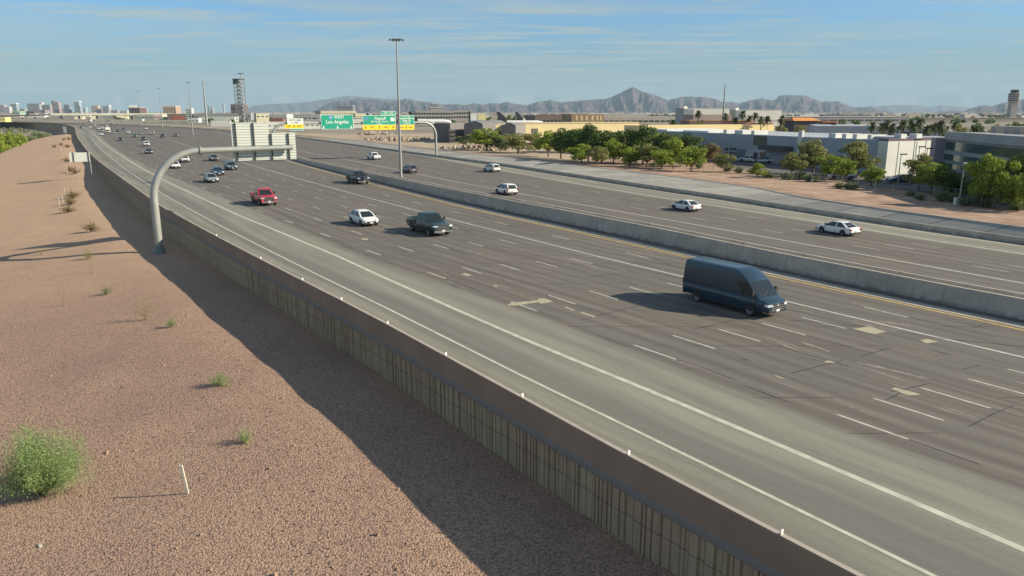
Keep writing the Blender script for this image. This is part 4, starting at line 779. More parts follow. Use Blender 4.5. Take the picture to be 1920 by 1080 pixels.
# --- lattice tower
tp = at((454, 231), .9); T_ = thing('lattice_tower', 'square steel lattice tower with a dark platform on top', 'tower', tuple(tp)); k_ = (tp[1] + 3) / 1400; hw = 7.0 * k_; ht = 77 * k_
for sx in (-1, 1):
    for sy in (-1, 1): mb = MB(); mb.box(sx * hw - .25, sx * hw + .25, sy * hw - .25, sy * hw + .25, 0, ht); mb.obj('leg', M_GALVD, T_)
mb = MB()
for i in range(11):
    z0, z1 = ht * i / 11, ht * (i + 1) / 11
    for sy in (-1, 1): mb.tube([(-hw, sy * hw, z0), (hw, sy * hw, z1)], .14, 4); mb.tube([(hw, sy * hw, z0), (-hw, sy * hw, z1)], .14, 4); mb.tube([(-hw, sy * hw, z1), (hw, sy * hw, z1)], .16, 4)
    for sx in (-1, 1): mb.tube([(sx * hw, -hw, z0), (sx * hw, hw, z1)], .14, 4); mb.tube([(sx * hw, -hw, z1), (sx * hw, hw, z1)], .16, 4)
    mb.box(-hw * .45, hw * .45, -hw * .4, hw * .4, z0 + .6, z0 + 2.2)
mb.obj('bracing', M_GALVD, T_); mb = MB(); mb.box(-hw - .8, hw + .8, -hw - .8, hw + .8, ht, ht + .6); mb.obj('platform', M_DARK, T_)
mb = MB(); mb.box(-hw - .6, -hw + 2, -hw - .6, hw, ht - 5, ht - .05); mb.obj('cabin', M_DARK, T_)
# ================================================================ BUILDINGS
def bmat(n, c, v=.08, s=.15): return mat('wall_' + n, c, .9, 0, v, s)
WGL = mat('window_glass', (0.03, 0.05, 0.055), .12, spec=.6)
def building(label, x0, x1, yt, Y, depth, c, cn, wins=None, roof=None, zb=.9, name='building', cat='building', parapet=0.0, rz=None, wm=None, rtop=None):
    A = aty((x0, yt), Y); h = float(A[2] - zb); kx = (x1 - 960) / FPX; rz = R(10) if rz is None else rz
    # far end: A + u*w seen at x1
    cz_, sz_ = math.cos(rz), math.sin(rz); den = CP * Y + (CAMH - A[2]) * SP; w = float((kx * den - A[0]) / (cz_ - kx * CP * sz_)); C_ = Vector((A[0], Y)) + Vector((cz_, sz_)) * w / 2
    t = thing(name, label, cat, (C_.x, C_.y, zb), rz)
    mb = MB(); mb.box(-w / 2, w / 2, 0, depth, 0, h); mb.obj('wall', bmat(cn, c), t)
    ov = .003 * w
    if roof: mb = MB(); mb.box(-w / 2 - ov, w / 2 + ov, -ov, depth + ov, h, h + (parapet or max(.4, .04 * h))); mb.obj('roof', bmat(*roof) if isinstance(roof, tuple) else roof, t)
    if wins:
        nr, nc, fw, fh, z0f, z1f = wins
        for r in range(nr):
            if nc > 14 or nr * nc > 60: mb = MB()
            for k in range(nc):
                if not (nc > 14 or nr * nc > 60): mb = MB()
                cxx = -w / 2 + w * (k + .5) / nc; czz = h * (z0f + (z1f - z0f) * (r + .5) / nr); hw_ = w / nc * fw / 2; hh = h * (z1f - z0f) / nr * fh / 2
                mb.box(cxx - hw_, cxx + hw_, -.08, -.003, czz - hh, czz + hh)
                if not (nc > 14 or nr * nc > 60): mb.obj('window', wm or WGL, t)
            if nc > 14 or nr * nc > 60: mb.obj('window_band', wm or WGL, t)
    return t, w, h
def facade(label, a_px, b_px, z_b, ztop, depth, c, cn, name='building', cat='building', extra=None):
    """a wall whose two foot corners are seen on the ground"""
    A = Vector(at(a_px, z_b)[:2]); B = Vector(at(b_px, z_b)[:2]); u = (B - A); L = u.length; t = thing(name, label, cat, (A.x, A.y, z_b), math.atan2(u.y, u.x))
    mb = MB(); mb.box(0, L, 0, depth, 0, ztop); mb.obj('wall', bmat(cn, c), t); return t, L
# downtown skyline, about 5 km off
SK = [(-4, 7, 197, 'pink', (.42, .33, .31)), (7, 17, 200, 'pale', (.45, .44, .42)), (19, 30, 195, 'slate', (.25, .30, .32)), (50, 73, 194, 'gray', (.28, .28, .29)), (73, 78, 192, 'pale', (.45, .44, .42)), (80, 93, 196, 'brown', (.27, .24, .23)), (96, 99, 189, 'dark', (.12, .11, .11)), (99, 109, 191, 'rose', (.34, .25, .24)), (119, 129, 196, 'dark2', (.16, .18, .19)), (122, 130, 200, 'white', (.62, .63, .60)), (138, 148, 191, 'bluegrn', (.30, .38, .40)), (140, 150, 199, 'slate', (.25, .30, .32)), (153, 160, 201, 'bluegrn', (.30, .38, .40)), (170, 183, 198, 'tan', (.45, .36, .27)), (181, 190, 203, 'rose', (.34, .25, .24)), (191, 203, 199, 'gray', (.28, .28, .29)), (201, 204, 197, 'white', (.62, .63, .60)), (268, 274, 203, 'slate', (.25, .30, .32)), (389, 392, 198, 'slate', (.25, .30, .32)), (394, 398, 200, 'gray', (.28, .28, .29)), (417, 419, 194, 'slate', (.25, .30, .32)), (34, 46, 204, 'gray', (.28, .28, .29)), (110, 118, 203, 'tan', (.45, .36, .27)), (206, 220, 206, 'gray', (.28, .28, .29)), (222, 238, 207, 'pale', (.45, .44, .42))]
nm = ['pinkish slab at the left edge of the photo', 'pale low block right of the pinkish slab', 'narrow slate tower with a light cap', 'wide grey office slab', 'pale lift core against the wide grey slab', 'brown block right of the wide grey slab', 'very dark narrow tower', 'rose brown tower, tallest on the skyline', 'dark tower left of the blue green one', 'white block in front of the dark tower', 'blue green glass tower', 'slate block in front of the blue green tower', 'low blue green block', 'tan tower with two lit faces', 'low rose block', 'grey tower left of the white fin', 'thin white fin tower', 'tiny slate block left of the tan hotel', 'slim slate tower right of the power pole', 'slim grey tower right of the slate one', 'thin slate needle tower', 'low grey block between two towers', 'low tan block below the rose brown tower', 'low grey block right of the white fin', 'low pale block on the skyline']
for (a, b, yt, cn, c), l in zip(SK, nm):
    t, w, h = building('distant ' + l, a, b, yt, 5000 + 40 * (a % 7), 40, c, 'sky_' + cn, None, None, 0, 'office_tower', 'tower block')
    mb = MB()
    for k in range(int(h / 8)): mb.box(-w / 2 * .94, w / 2 * .94, -.5, -.01, 5 + k * 8, 8.2 + k * 8)
    mb.obj('window_band', mat('far_glass', (.10, .12, .13), .4), t)
    if 'cap' in l or 'blue green glass' in l: mb = MB(); mb.box(-w / 2 - 2, w / 2 + 2, -2, 42, h, h + 6); mb.obj('roof', bmat('sky_white', (.62, .63, .60)), t)
LW = [  # low-rise band: label, x0,x1,ytop,Y,depth,colour,cn,wins,roofcol
 ('white topped dark maroon office block on the skyline', 241, 263, 202, 2200, 60, (.13, .07, .075), 'maroon', (3, 1, .9, .45, .1, .9), ('pale2', (.5, .47, .44))),
 ('white cap building standing behind the maroon office block', 242, 255, 197, 2400, 40, (.55, .56, .5), 'cream2', None, None),
 ('tan hotel block with a light cornice on the skyline', 305, 329, 199.5, 1900, 50, (.36, .27, .19), 'tan2', (6, 5, .5, .5, .1, .9), ('cream3', (.6, .56, .42))),
 ('dark brown low building with a sloping roof left of the rose tower', 37, 63, 208.5, 2300, 60, (.10, .075, .08), 'dkmar', (2, 4, .7, .4, .2, .9), None),
 ('grey purple low building at the far left', 63, 84, 206, 2350, 60, (.22, .19, .21), 'purp', (2, 5, .7, .4, .2, .9), None),
 ('small white box building below the grey purple one', 72, 84, 213, 1900, 20, (.62, .63, .62), 'white3', (1, 3, .4, .4, .2, .8), None),
 ('green roofed low building at the far left', 22, 36, 209, 2100, 40, (.20, .33, .25), 'greenr', (1, 4, .6, .4, .2, .8), ('yel3', (.55, .52, .28))),
 ('yellow green box building at the left edge of the photo', -10, 9, 220, 900, 15, (.60, .55, .22), 'ylg', (1, 3, .6, .3, .4, .8), None),
 ('long cream warehouse wall left of the green trees under the overpass', 139, 156, 219, 1250, 30, (.62, .58, .44), 'cream4', (1, 4, .5, .3, .5, .9), None),
 ('cream warehouse wall right of the bushes below the overpass', 170, 181, 218, 1240, 30, (.60, .60, .46), 'cream5', None, None),
 ('grey green warehouse under the overpass', 183, 218, 217, 1260, 40, (.30, .33, .29), 'gg', (1, 9, .7, .3, .4, .8), None),
 ('bright cream box warehouse in the middle of the band', 218, 239, 218, 1230, 40, (.66, .62, .42), 'cream6', None, None),
 ('grey warehouse with a green fascia', 252, 290, 215, 1220, 40, (.32, .33, .30), 'gg2', (1, 8, .6, .4, .1, .6), ('grnf', (.25, .45, .3))),
 ('pinkish low building with a lime green corner', 288, 304, 215, 1180, 30, (.60, .46, .42), 'pinkw', (1, 4, .6, .3, .2, .7), None),
 ('lime green kiosk building beside the pinkish one', 303, 312, 219, 1170, 20, (.36, .50, .22), 'lime', None, None),
 ('round fronted building with an orange brick panel and overhanging pale roof', 313, 350, 213.5, 1150, 40, (.20, .15, .12), 'brn3', None, ('pale4', (.5, .52, .45))),
 ('small white control building with striped floors left of the power pole', 348, 359, 203, 1100, 12, (.55, .56, .53), 'white5', (5, 1, .95, .45, .05, .95), None),
 ('low white industrial hall right of the power pole', 372, 440, 219, 900, 40, (.50, .53, .47), 'white6', (1, 14, .6, .3, .1, .5), None),
 ('long grey industrial hall behind the low white hall', 362, 470, 213, 1100, 60, (.27, .27, .27), 'gray6', (1, 12, .7, .3, .3, .8), ('cream7', (.5, .47, .38))),
 ('dark purple roofed building next to the lattice tower', 432, 458, 196, 1300, 40, (.13, .105, .12), 'purp2', (2, 6, .6, .5, .2, .9), ('tan7', (.3, .27, .22))),
 ('cream cube building left of the carpool lane sign', 480, 504, 213, 800, 25, (.60, .57, .40), 'cream8', (1, 3, .5, .3, .5, .9), ('pale8', (.5, .5, .44))),
 ('long grey hall behind the sign bridge left part', 505, 600, 215, 1000, 60, (.33, .33, .33), 'gray9', (1, 12, .7, .3, .2, .7), ('cream9', (.45, .43, .37))),
 ('long grey hall behind the sign bridge right part', 596, 700, 221, 700, 40, (.34, .34, .33), 'gray10', (1, 14, .7, .25, .3, .7), None),
 ('long cream terminal building with battlement like roof behind the Los Angeles sign', 601, 668, 208, 1400, 60, (.52, .46, .34), 'cream10', (1, 14, .5, .3, .4, .8), ('grn10', (.42, .48, .38))),
 ('cream low hall right of the Los Angeles sign', 666, 690, 213, 1300, 40, (.56, .53, .36), 'cream11', (1, 6, .6, .3, .3, .7), None),
 ('grey office blocks in front of the mountain foot', 632, 661, 197.5, 3000, 60, (.20, .20, .22), 'slate11', (3, 6, .7, .4, .1, .9), None),
 ('white slab tower right of the grey office blocks', 661, 665, 197, 2900, 30, (.55, .56, .54), 'white11', (4, 1, .6, .4, .1, .9), None),
 ('terminal garage with open dark decks behind the airliner', 778, 850, 208, 1100, 60, (.38, .34, .30), 'dk12', (2, 14, .8, .5, .1, .9), None),
 ('beige terminal garage continuing right of the airliner', 850, 884, 207, 1120, 60, (.36, .32, .28), 'dk13', (2, 7, .75, .5, .1, .9), None),
 ('stepped hospital like building with a white top against the mountains', 806, 830, 200, 2500, 60, (.42, .40, .37), 'hosp', (3, 6, .7, .5, .1, .9), None),
 ('grey upper block of the stepped building against the mountains', 809, 820, 194, 2560, 30, (.20, .22, .23), 'hosp2', (2, 3, .7, .5, .1, .9), ('white13', (.6, .62, .6))),
 ('grey windowless shed with two tones behind the curved upright', 813, 844, 231, 300, 30, (.16, .155, .15), 'shed', None, None),
 ('dark striped stack building right of the grey shed', 843, 853, 243, 290, 8, (.18, .14, .13), 'shed2', (3, 1, .95, .4, .05, .95), None),
 ('pale yellow warehouse left part behind the mesquite trees', 844, 884, 231, 320, 40, (.60, .53, .26), 'yel14', None, None),
 ('grey gabled wing in front of the pale yellow warehouse', 870, 905, 232, 300, 30, (.17, .165, .165), 'gab_shade', (1, 3, .5, .4, .1, .6), None),  # dark grey wall colour stands in for a shaded west face
 ('pale yellow warehouse right of the grey gabled wing', 905, 968, 234, 310, 40, (.62, .54, .27), 'yel15', (1, 3, .25, .3, .2, .8), None),
 ('grey gabled wing left of the roller door', 940, 967, 235, 296, 30, (.19, .18, .175), 'gab2_shade', None, None),  # again a shaded west face painted as dark grey
 ('long pale yellow warehouse with a grey roller door', 967, 1198, 232, 305, 60, (.62, .52, .29), 'yel16', None, ('yel17', (.50, .42, .26))),
 ('pale yellow warehouse behind the blue grey building with palms along it', 1200, 1452, 235.5, 262, 40, (.64, .53, .28), 'yel18', None, None),
 ('brown brick hall with a red roof behind the airliner tail', 1003, 1074, 217, 600, 40, (.20, .15, .13), 'brick', (1, 10, .7, .5, .15, .75), ('redroof', (.26, .13, .10))),
 ('brown hotel with rows of pale balconies', 1072, 1133, 214, 560, 30, (.32, .22, .12), 'hotel', None, None),
 ('long low tan terminal roof right of the brown hotel', 1130, 1280, 219, 700, 60, (.38, .34, .29), 'lt1', (1, 14, .8, .4, .2, .7), None),
 ('long pale concourse roof far right of the brown hotel', 1133, 1215, 214, 1300, 60, (.40, .36, .32), 'lt2', (1, 12, .8, .4, .2, .7), None),
 ('big grey hangar left of the tall slim pole', 1281, 1368, 204, 620, 60, (.40, .41, .38), 'hang1', None, ('gray18', (.30, .31, .30))),
 ('big grey hangar right of the tall slim pole', 1378, 1466, 207, 640, 60, (.42, .42, .39), 'hang2', None, ('gray18', (.30, .31, .30))),
 ('pinkish low block in front of the hangars', 1300, 1372, 215, 560, 20, (.36, .27, .24), 'pk1', (1, 12, .7, .4, .2, .7), None),
 ('small salmon pavilion with dark openings among the palms', 1376, 1412, 228, 300, 12, (.48, .25, .16), 'salm', None, ('orr', (.55, .24, .10))),
 ('low orange roofed pavilion beside the salmon one', 1293, 1378, 227, 330, 10, (.16, .11, .09), 'dkp', (1, 9, .6, .5, .1, .8), ('ror', (.36, .20, .14))),
 ('long low terracotta roofed hall under the palms', 1400, 1450, 233, 285, 10, (.30, .16, .12), 'tc', None, ('ror2', (.30, .15, .11))),
 ('open canopy hall with a bright orange roof', 1490, 1568, 226.5, 400, 15, (.10, .08, .085), 'can', None, None),
 ('long white roofed concourse below the far mountains', 1468, 1704, 219, 800, 30, (.26, .25, .26), 'conc', (1, 14, .8, .4, .2, .7), ('wroof', (.58, .57, .50))),
 ('dark long terminal roof below the saddle of the mountains', 1545, 1634, 215, 1500, 60, (.12, .13, .13), 'dkt', None, None),
 ('bridge like long brown terminal at the right', 1700, 1925, 222, 900, 30, (.26, .22, .19), 'brt', None, ('brt2', (.33, .29, .24))),
 ('wide blue grey wall with faint dark lettering behind the palms', 1530, 1768, 236, 215, 30, (.31, .34, .375), 'bgw', None, None),
 ('long white low depot behind the carpool sign', 500, 600, 229, 520, 20, (.52, .52, .47), 'cream20', (1, 10, .5, .3, .3, .7), None),
 ('grey sawtooth depot between the carpool sign and the Los Angeles sign', 570, 640, 226, 600, 20, (.36, .36, .35), 'gray20', (1, 8, .6, .3, .3, .8), ('cream9', (.45, .43, .37))),
 ('pale depot between the Los Angeles and Flagstaff signs', 655, 700, 224, 560, 20, (.50, .50, .45), 'cream21', (1, 5, .5, .3, .3, .7), None),
 ('row of white parked trailers left of the lattice tower', 395, 432, 226, 620, 3, (.60, .61, .56), 'white22', None, None),
 ('reddish brown shed left of the carpool sign', 507, 530, 222, 640, 15, (.22, .10, .08), 'red22', (1, 3, .6, .4, .1, .7), None),
 ('low white shed with a dark door right of the round fronted building', 352, 372, 222, 850, 15, (.55, .56, .52), 'white23', (1, 3, .5, .5, .1, .7), None),
]
BW = {}
for (l, a, b, yt, Y, dp, c, cn, wi, rf) in LW: BW[l] = building(l, a, b, yt, Y, min(dp, 10) if ('yel' in cn or 'hang' in cn) else dp, c, cn, wi, rf, rz=R(24) if ('yel' in cn or 'hang' in cn or 'cream' in cn) else (R(-18) if cn in ('gab_shade', 'gab2_shade', 'shed', 'bgw') else None))
t, w, h = BW['brown hotel with rows of pale balconies']
for r in range(2):
    for k in (1, 2, 3, 4.2, 5.2, 5.9): mb = MB(); x = -w / 2 + w * k / 6.6; mb.box(x - .8, x + .8, -.15, -.01, h * (.08 + .47 * r), h * (.42 + .47 * r)); mb.obj('balcony', bmat('balc', (.62, .50, .30)), t)
t, w, h = BW['long pale yellow warehouse with a grey roller door']; mb = MB(); x0 = -w / 2 + w * (995 - 967) / 231; mb.box(x0, x0 + w * 11 / 231, -.15, -.01, 0, h * .72); mb.obj('roller_door', bmat('rd', (.12, .115, .10)), t)
for l in ('grey gabled wing in front of the pale yellow warehouse', 'grey gabled wing left of the roller door'):
    t, w, h = BW[l]; mb = MB(); mb.add([(-w / 2, 0, h), (w / 2, 0, h), (w * .12, 0, h * 1.16), (-w / 2, 30, h), (w / 2, 30, h), (w * .12, 30, h * 1.16)], [(0, 1, 2), (3, 5, 4), (0, 2, 5, 3), (1, 4, 5, 2)]); mb.obj('gable_roof', bmat('gab_shade', (.17, .165, .165)), t)
t, w, h = BW['round fronted building with an orange brick panel and overhanging pale roof']; mb = MB(); mb.box(-w * .28, w * .34, -.3, -.01, h * .02, h * .62); mb.obj('brick_panel', bmat('orbr', (.34, .12, .07)), t)
t, w, h = BW['open canopy hall with a bright orange roof']; mb = MB(); mb.add([(-w / 2 - 1, -1, h), (w * .12, -1, h), (w * .12, 16, h), (-w / 2 - 1, 16, h), (-w * .42, 6, h + 1.6), (w * .06, 6, h + 1.6)], [(0, 1, 5, 4), (1, 2, 5), (2, 3, 4, 5), (3, 0, 4), (0, 3, 2, 1)]); mb.obj('roof', bmat('orange', (.62, .26, .07)), t)
mb = MB(); mb.box(w * .14, w / 2 + 1, -1, 16, h - .9, h - .4); mb.obj('side_roof', bmat('orange2', (.45, .16, .07)), t)
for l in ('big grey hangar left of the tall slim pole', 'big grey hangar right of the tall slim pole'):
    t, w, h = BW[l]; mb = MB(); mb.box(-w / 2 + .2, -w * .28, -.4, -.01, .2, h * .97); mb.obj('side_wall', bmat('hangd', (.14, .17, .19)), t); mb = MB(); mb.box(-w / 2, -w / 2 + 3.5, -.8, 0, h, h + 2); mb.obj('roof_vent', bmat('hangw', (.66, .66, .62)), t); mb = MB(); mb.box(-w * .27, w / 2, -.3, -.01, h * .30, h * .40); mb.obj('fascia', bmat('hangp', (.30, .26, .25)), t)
t, w, h = BW['wide blue grey wall with faint dark lettering behind the palms']; o_ = text(t, 'SKYPARK', 3.0, 0, h * .62, mat('faded_letters', (.05, .075, .09), .8)); o_.rotation_euler = (math.pi / 2, 0, 0); o_.location = (w * .235, -.08, h * .66)
mb = MB(); mb.box(w * .27, w * .27 + 2.2, -.6, 0, h - .4, h + 1.7); mb.obj('roof_unit', bmat('ru', (.66, .66, .62)), t)
t, w, h = BW['stepped hospital like building with a white top against the mountains']
# blue grey building near the lot, white panel block, office
BG = (.34, .37, .40)
t, L = facade('long blue grey office warehouse wall running along the lot, small square windows', (1198, 284), (1665, 327), .9, 6.3, 26, BG, 'bg1', 'warehouse')
def onwall(t, L, a_px, b_px, px):
    A = Vector(at(a_px, .9)[:2]); B = Vector(at(b_px, .9)[:2]); u = (B - A).normalized(); n = Vector((u.y, -u.x)); r = Vector(ray(px)); q = Vector((A.x, A.y, 0)); nn = Vector((n.x, n.y, 0)); o = Vector((0, 0, CAMH)); k = (q - o).dot(nn) / r.dot(nn); P = o + r * k; return (Vector(P[:2]) - A).dot(u), P.z - .9
def wbox(t, L, ab, p0, p1, m, name, proud=.12, back=0.0):
    x0, z1 = onwall(t, L, *ab, p0); x1, z0 = onwall(t, L, *ab, p1); mb = MB(); mb.box(min(x0, x1), max(x0, x1), -proud, -.004 + back, max(0, min(z0, z1)), max(z0, z1)); return mb.obj(name, m, t)
ab = ((1198, 284), (1665, 327))
for x in (1363, 1371.5, 1378.5):
    for y in (279.5, 287): wbox(t, L, ab, (x - 2.3, y - 2), (x + 2.3, y + 2), WGL, 'window')
wbox(t, L, ab, (1414, 254.5), (1437, 273), mat('green_glass', (.03, .075, .07), .15, spec=.6), 'stair_window'); wbox(t, L, ab, (1384, 279), (1396, 297), bmat('bgd', (.17, .20, .23)), 'roller_door')
wbox(t, L, ab, (1400, 280), (1436, 298), bmat('bgl', (.42, .44, .45)), 'entrance'); wbox(t, L, ab, (1415, 286), (1420, 298), WGL, 'door', .3); wbox(t, L, ab, (1427, 285), (1434, 298), WGL, 'door', .3); wbox(t, L, ab, (1436, 272), (1487, 283), bmat('bgr', (.09, .075, .08)), 'canopy', 2.2); wbox(t, L, ab, (1280, 248), (1296, 254), bmat('bggr', (.12, .22, .22)), 'wall_sign')
for i, (a, b) in enumerate(((1205, 1245), (1275, 1322), (1350, 1356), (1371, 1386), (1402, 1408), (1547, 1560), (1572, 1580), (1592, 1600), (1620, 1627))):
    x0, z = onwall(t, L, *ab, (a, 250)); x1, _ = onwall(t, L, *ab, (b, 250)); mb = MB(); mb.box(x0, x1, 1, 5 if i > 1 else 20, 6.3, 6.3 + (.9 if i > 1 else .4)); mb.obj('roof_unit' if i > 1 else 'roof_deck', bmat('ru', (.66, .66, .62)), t)
for i, (a, b) in enumerate(((1499, 1506), )): x0, _ = onwall(t, L, *ab, (a, 250)); x1, _ = onwall(t, L, *ab, (b, 250)); mb = MB(); mb.box(x0, x1, -.3, .3, 2, 7.6); mb.obj('fin', bmat('ru', (.66, .66, .62)), t)
t2, L2_ = facade('blue grey corner block with a white lit edge left of the white panel wall', (1632, 322), (1668, 327), .9, 6.9, 12, BG, 'bg1', 'warehouse')
t, w, h = building('bright white panel wall block with thin vertical joints behind the lot', 1666, 1753, 264.5, 138, 2.2, (.64, .66, .60), 'wpanel', None, ('cap7', (.14, .10, .12)), .9, 'warehouse', rz=R(22))
for x in (1686, 1719.5, 1737): mb = MB(); xx = w * ((x - 1666) / 87 - .5); mb.box(xx - .06, xx + .06, -.05, -.004, 0, h - .1); mb.obj('panel_joint', bmat('pj', (.35, .37, .34)), t)
for x in (1696, 1725): mb = MB(); xx = w * ((x - 1666) / 87 - .5); mb.box(xx - .7, xx + .7, .3, 1.9, h + .4, h + 1.2); mb.obj('roof_unit', bmat('ru', (.66, .66, .62)), t)
# office building at the right edge
ab = ((1762, 340), (1990, 394)); t, L = facade('two storey grey office building with long green glass window bands at the right edge', *ab, .9, 8.2, 40, (.33, .335, .33), 'off', 'office_building')
OG = mat('office_glass', (.03, .085, .075), .10, spec=.7)
for z0, z1 in ((6.0, 7.35), (5.9 - 1.55, 5.9 - .55), (2.75, 3.9)): mb = MB(); mb.box(.8, L, -.05, -.004, z0 - .65, z1 - .65); mb.obj('window_band', OG, t)
mb = MB(); mb.box(.6, L * .42, -.25, -.06, 4.75, 5.2); mb.obj('spandrel', bmat('spn', (.28, .30, .30)), t); mb = MB(); mb.box(0, L, -.3, -.055, 3.25, 3.6); mb.obj('spandrel', bmat('spn2', (.20, .24, .24)), t)
for k in range(14): mb = MB(); x = 1.2 + k * (L - 2) / 13; mb.box(x - .04, x + .04, -.10, -.055, 2.2, 3.2); mb.obj('mullion', M_DARK, t)
mb = MB(); mb.box(-1.6, .55, -1.6, 6, 0, 7.3); mb.obj('corner_pier', bmat('pier', (.30, .26, .29)), t); mb = MB(); mb.box(.6, L, -.35, .2, 7.05, 8.35); mb.obj('parapet', bmat('off2', (.36, .365, .36)), t)
mb = MB(); mb.box(7, 13, -3.0, -.35, 1.7, 2.6); mb.obj('porch', bmat('spn', (.28, .30, .30)), t); mb = MB(); mb.box(3, L, -.05, -.004, 0, 1.6); mb.obj('ground_window', OG, t)
mb = MB()
for k, x in enumerate((2, 6.5, 10, 14, 19)): mb = MB(); mb.box(x, x + 2.0, 6, 9, 8.2, 9.3); mb.obj('roof_unit', bmat('rub', (.36, .33, .29)), t)
# airport control tower
Y = 950; tp = aty((1893.5, 235), Y); T2 = thing('control_tower', 'tall airport control tower with a wide striped head at the right edge', 'control tower', (float(tp[0]), Y, .9)); k_ = (Y * CP) / 1400
def zz2(y): return float(aty((1893.5, y), Y)[2]) - .9
mb = MB(); s0, s1 = 5.4 * k_, 7.0 * k_; mb.loft([[(-s, -s, z), (s, -s, z), (s, s, z), (-s, s, z)] for s, z in ((s0 * 1.12, 0), (s0, zz2(200)), (s0 * 1.05, zz2(192)))]); mb.obj('shaft', bmat('ct', (.40, .37, .33)), T2)
mb = MB(); mb.loft([[(r * math.cos(a), r * math.sin(a), z) for a in [math.pi / 4 * i + .39 for i in range(8)]] for r, z in ((6.0 * k_, zz2(193)), (9.0 * k_, zz2(190)), (9.6 * k_, zz2(175)), (9.4 * k_, zz2(174)))]); mb.obj('head', bmat('ct2', (.42, .37, .36)), T2)
for y in (189, 185, 181, 177.5): mb = MB(); mb.loft([[(r * math.cos(a), r * math.sin(a), z) for a in [math.pi / 4 * i + .39 for i in range(8)]] for r, z in ((9.75 * k_, zz2(y)), (9.75 * k_, zz2(y - 1.3)))]); mb.obj('window_band', M_DARK, T2)
mb = MB(); mb.loft([[(r * math.cos(a), r * math.sin(a), z) for a in [math.pi / 4 * i + .39 for i in range(8)]] for r, z in ((6.6 * k_, zz2(173.8)), (7.2 * k_, zz2(169.5)))]); mb.obj('cab', WGL, T2); mb = MB(); mb.loft([[(r * math.cos(a), r * math.sin(a), z) for a in [math.pi / 4 * i + .39 for i in range(8)]] for r, z in ((7.4 * k_, zz2(169.4)), (7.2 * k_, zz2(168.2)))]); mb.obj('cab_roof', bmat('ct3', (.22, .23, .22)), T2)
# billboard
bb, w, h = building('billboard with white and yellow panels beside the grey sheds', 882, 911, 213, 420, .5, (.62, .66, .62), 'bbw', None, None, 5.2, 'billboard', 'billboard')
mb = MB(); mb.box(-w * .02, w * .5, -.12, -.01, h * .45, h); mb.obj('yellow_panel', bmat('bby', (.62, .60, .30)), bb); mb = MB(); mb.box(-w / 2, w * .3, -.12, -.01, 0, h * .42); mb.obj('blue_panel', bmat('bbb', (.20, .33, .42)), bb)
mb = MB(); mb.tube([(-w * .55, .6, -4.3), (-w * .55, .6, h + 1.2)], .45, 8); mb.obj('post', M_DARK, bb)
# overpass
A = aty((112, 213.5), 1215); B = aty((312, 213.5), 1215); zt = float(A[2]); mx_ = float(A[0] + B[0]) / 2; hw2 = float(B[0] - A[0]) / 2 * 1.04
OV = thing('overpass', 'long pale concrete overpass crossing the road where it vanishes', 'overpass', (mx_, 1215, 0), R(16))
mb = MB(); mb.box(-hw2, hw2, 0, 12, zt - 2.8, zt - .3); mb.obj('deck', bmat('ovd', (.16, .16, .15)), OV); mb = MB(); mb.box(-hw2, hw2, -.4, -.01, zt - 2.3, zt + .8); mb.obj('parapet', bmat('ovp', (.70, .66, .52)), OV)
for k in range(7): mb = MB(); x = -hw2 + 2 * hw2 * (k + .5) / 7; mb.box(x - 1, x + 1, 3, 9, 0, zt - 2.8); mb.obj('pier', bmat('ovq', (.34, .33, .29)), OV)
A = aty((-20, 217), 1400); B = aty((120, 213), 1400)
OV2 = thing('overpass', 'dark sloping ramp bridge at the far left leading to the overpass', 'overpass', (0, 1400, 0)); mb = MB(); mb.add([(A[0], 0, A[2] - 2.5), (B[0], 0, B[2] - 2.5), (B[0], 0, B[2]), (A[0], 0, A[2]), (A[0], 10, A[2] - 2.5), (B[0], 10, B[2] - 2.5), (B[0], 10, B[2]), (A[0], 10, A[2])], [(0, 1, 2, 3), (4, 7, 6, 5), (3, 2, 6, 7), (0, 4, 5, 1)]); mb.obj('deck', bmat('ovr', (.17, .17, .16)), OV2)
for k in range(6): mb = MB(); x = A[0] + (B[0] - A[0]) * (k + .5) / 6; mb.box(x - 1, x + 1, 3, 7, -7, float(A[2]) - 2.4); mb.obj('pier', bmat('ovq', (.34, .33, .29)), OV2)
# rock heap and pale panels beyond the sign bridge
def pebble_mesh(n, sx, sy, s0, s1, seed):
    r = random.Random(seed); mb = MB()
    for _ in range(n):
        x, y = r.gauss(0, sx / 2.6), r.gauss(0, sy / 2.6); s = r.uniform(s0, s1); z = max(0, 1.6 * (1 - (x / sx) ** 2 - (y / sy) ** 2)) * r.random(); a = r.random() * 6
        vs = [(x + s * math.cos(a + k * 1.256) * r.uniform(.7, 1.1), y + s * math.sin(a + k * 1.256) * r.uniform(.7, 1.1), z - s * .3) for k in range(5)] + [(x + s * .5 * math.cos(a + k * 1.256), y + s * .5 * math.sin(a + k * 1.256), z + s * r.uniform(.4, .8)) for k in range(5)]
        mb.add(vs, [(k, (k + 1) % 5, 5 + (k + 1) % 5, 5 + k) for k in range(5)] + [(5, 6, 7, 8, 9)])
    return mb
for i, (px, sx, sy, n, l) in enumerate([((745, 263), 17, 12, 260, 'rubble heap of pale and brown rocks right of the tall light mast'), ((905, 280), 16, 6, 170, 'rubble strip of pale rocks in front of the mesquite trees'), ((700, 252), 14, 14, 160, 'low dark rubble heap left of the tall light mast')]):
    p = at(px, 1.0); o = pebble_mesh(n, sx, sy, .25, .9, i).obj('rubble_heap', mat('rubble', (.36, .27, .20), 1, 0, .4, .5, 0, None, (.48, .40, .31))); o.location = tuple(p); prop(o, l, 'rubble', kind='stuff')
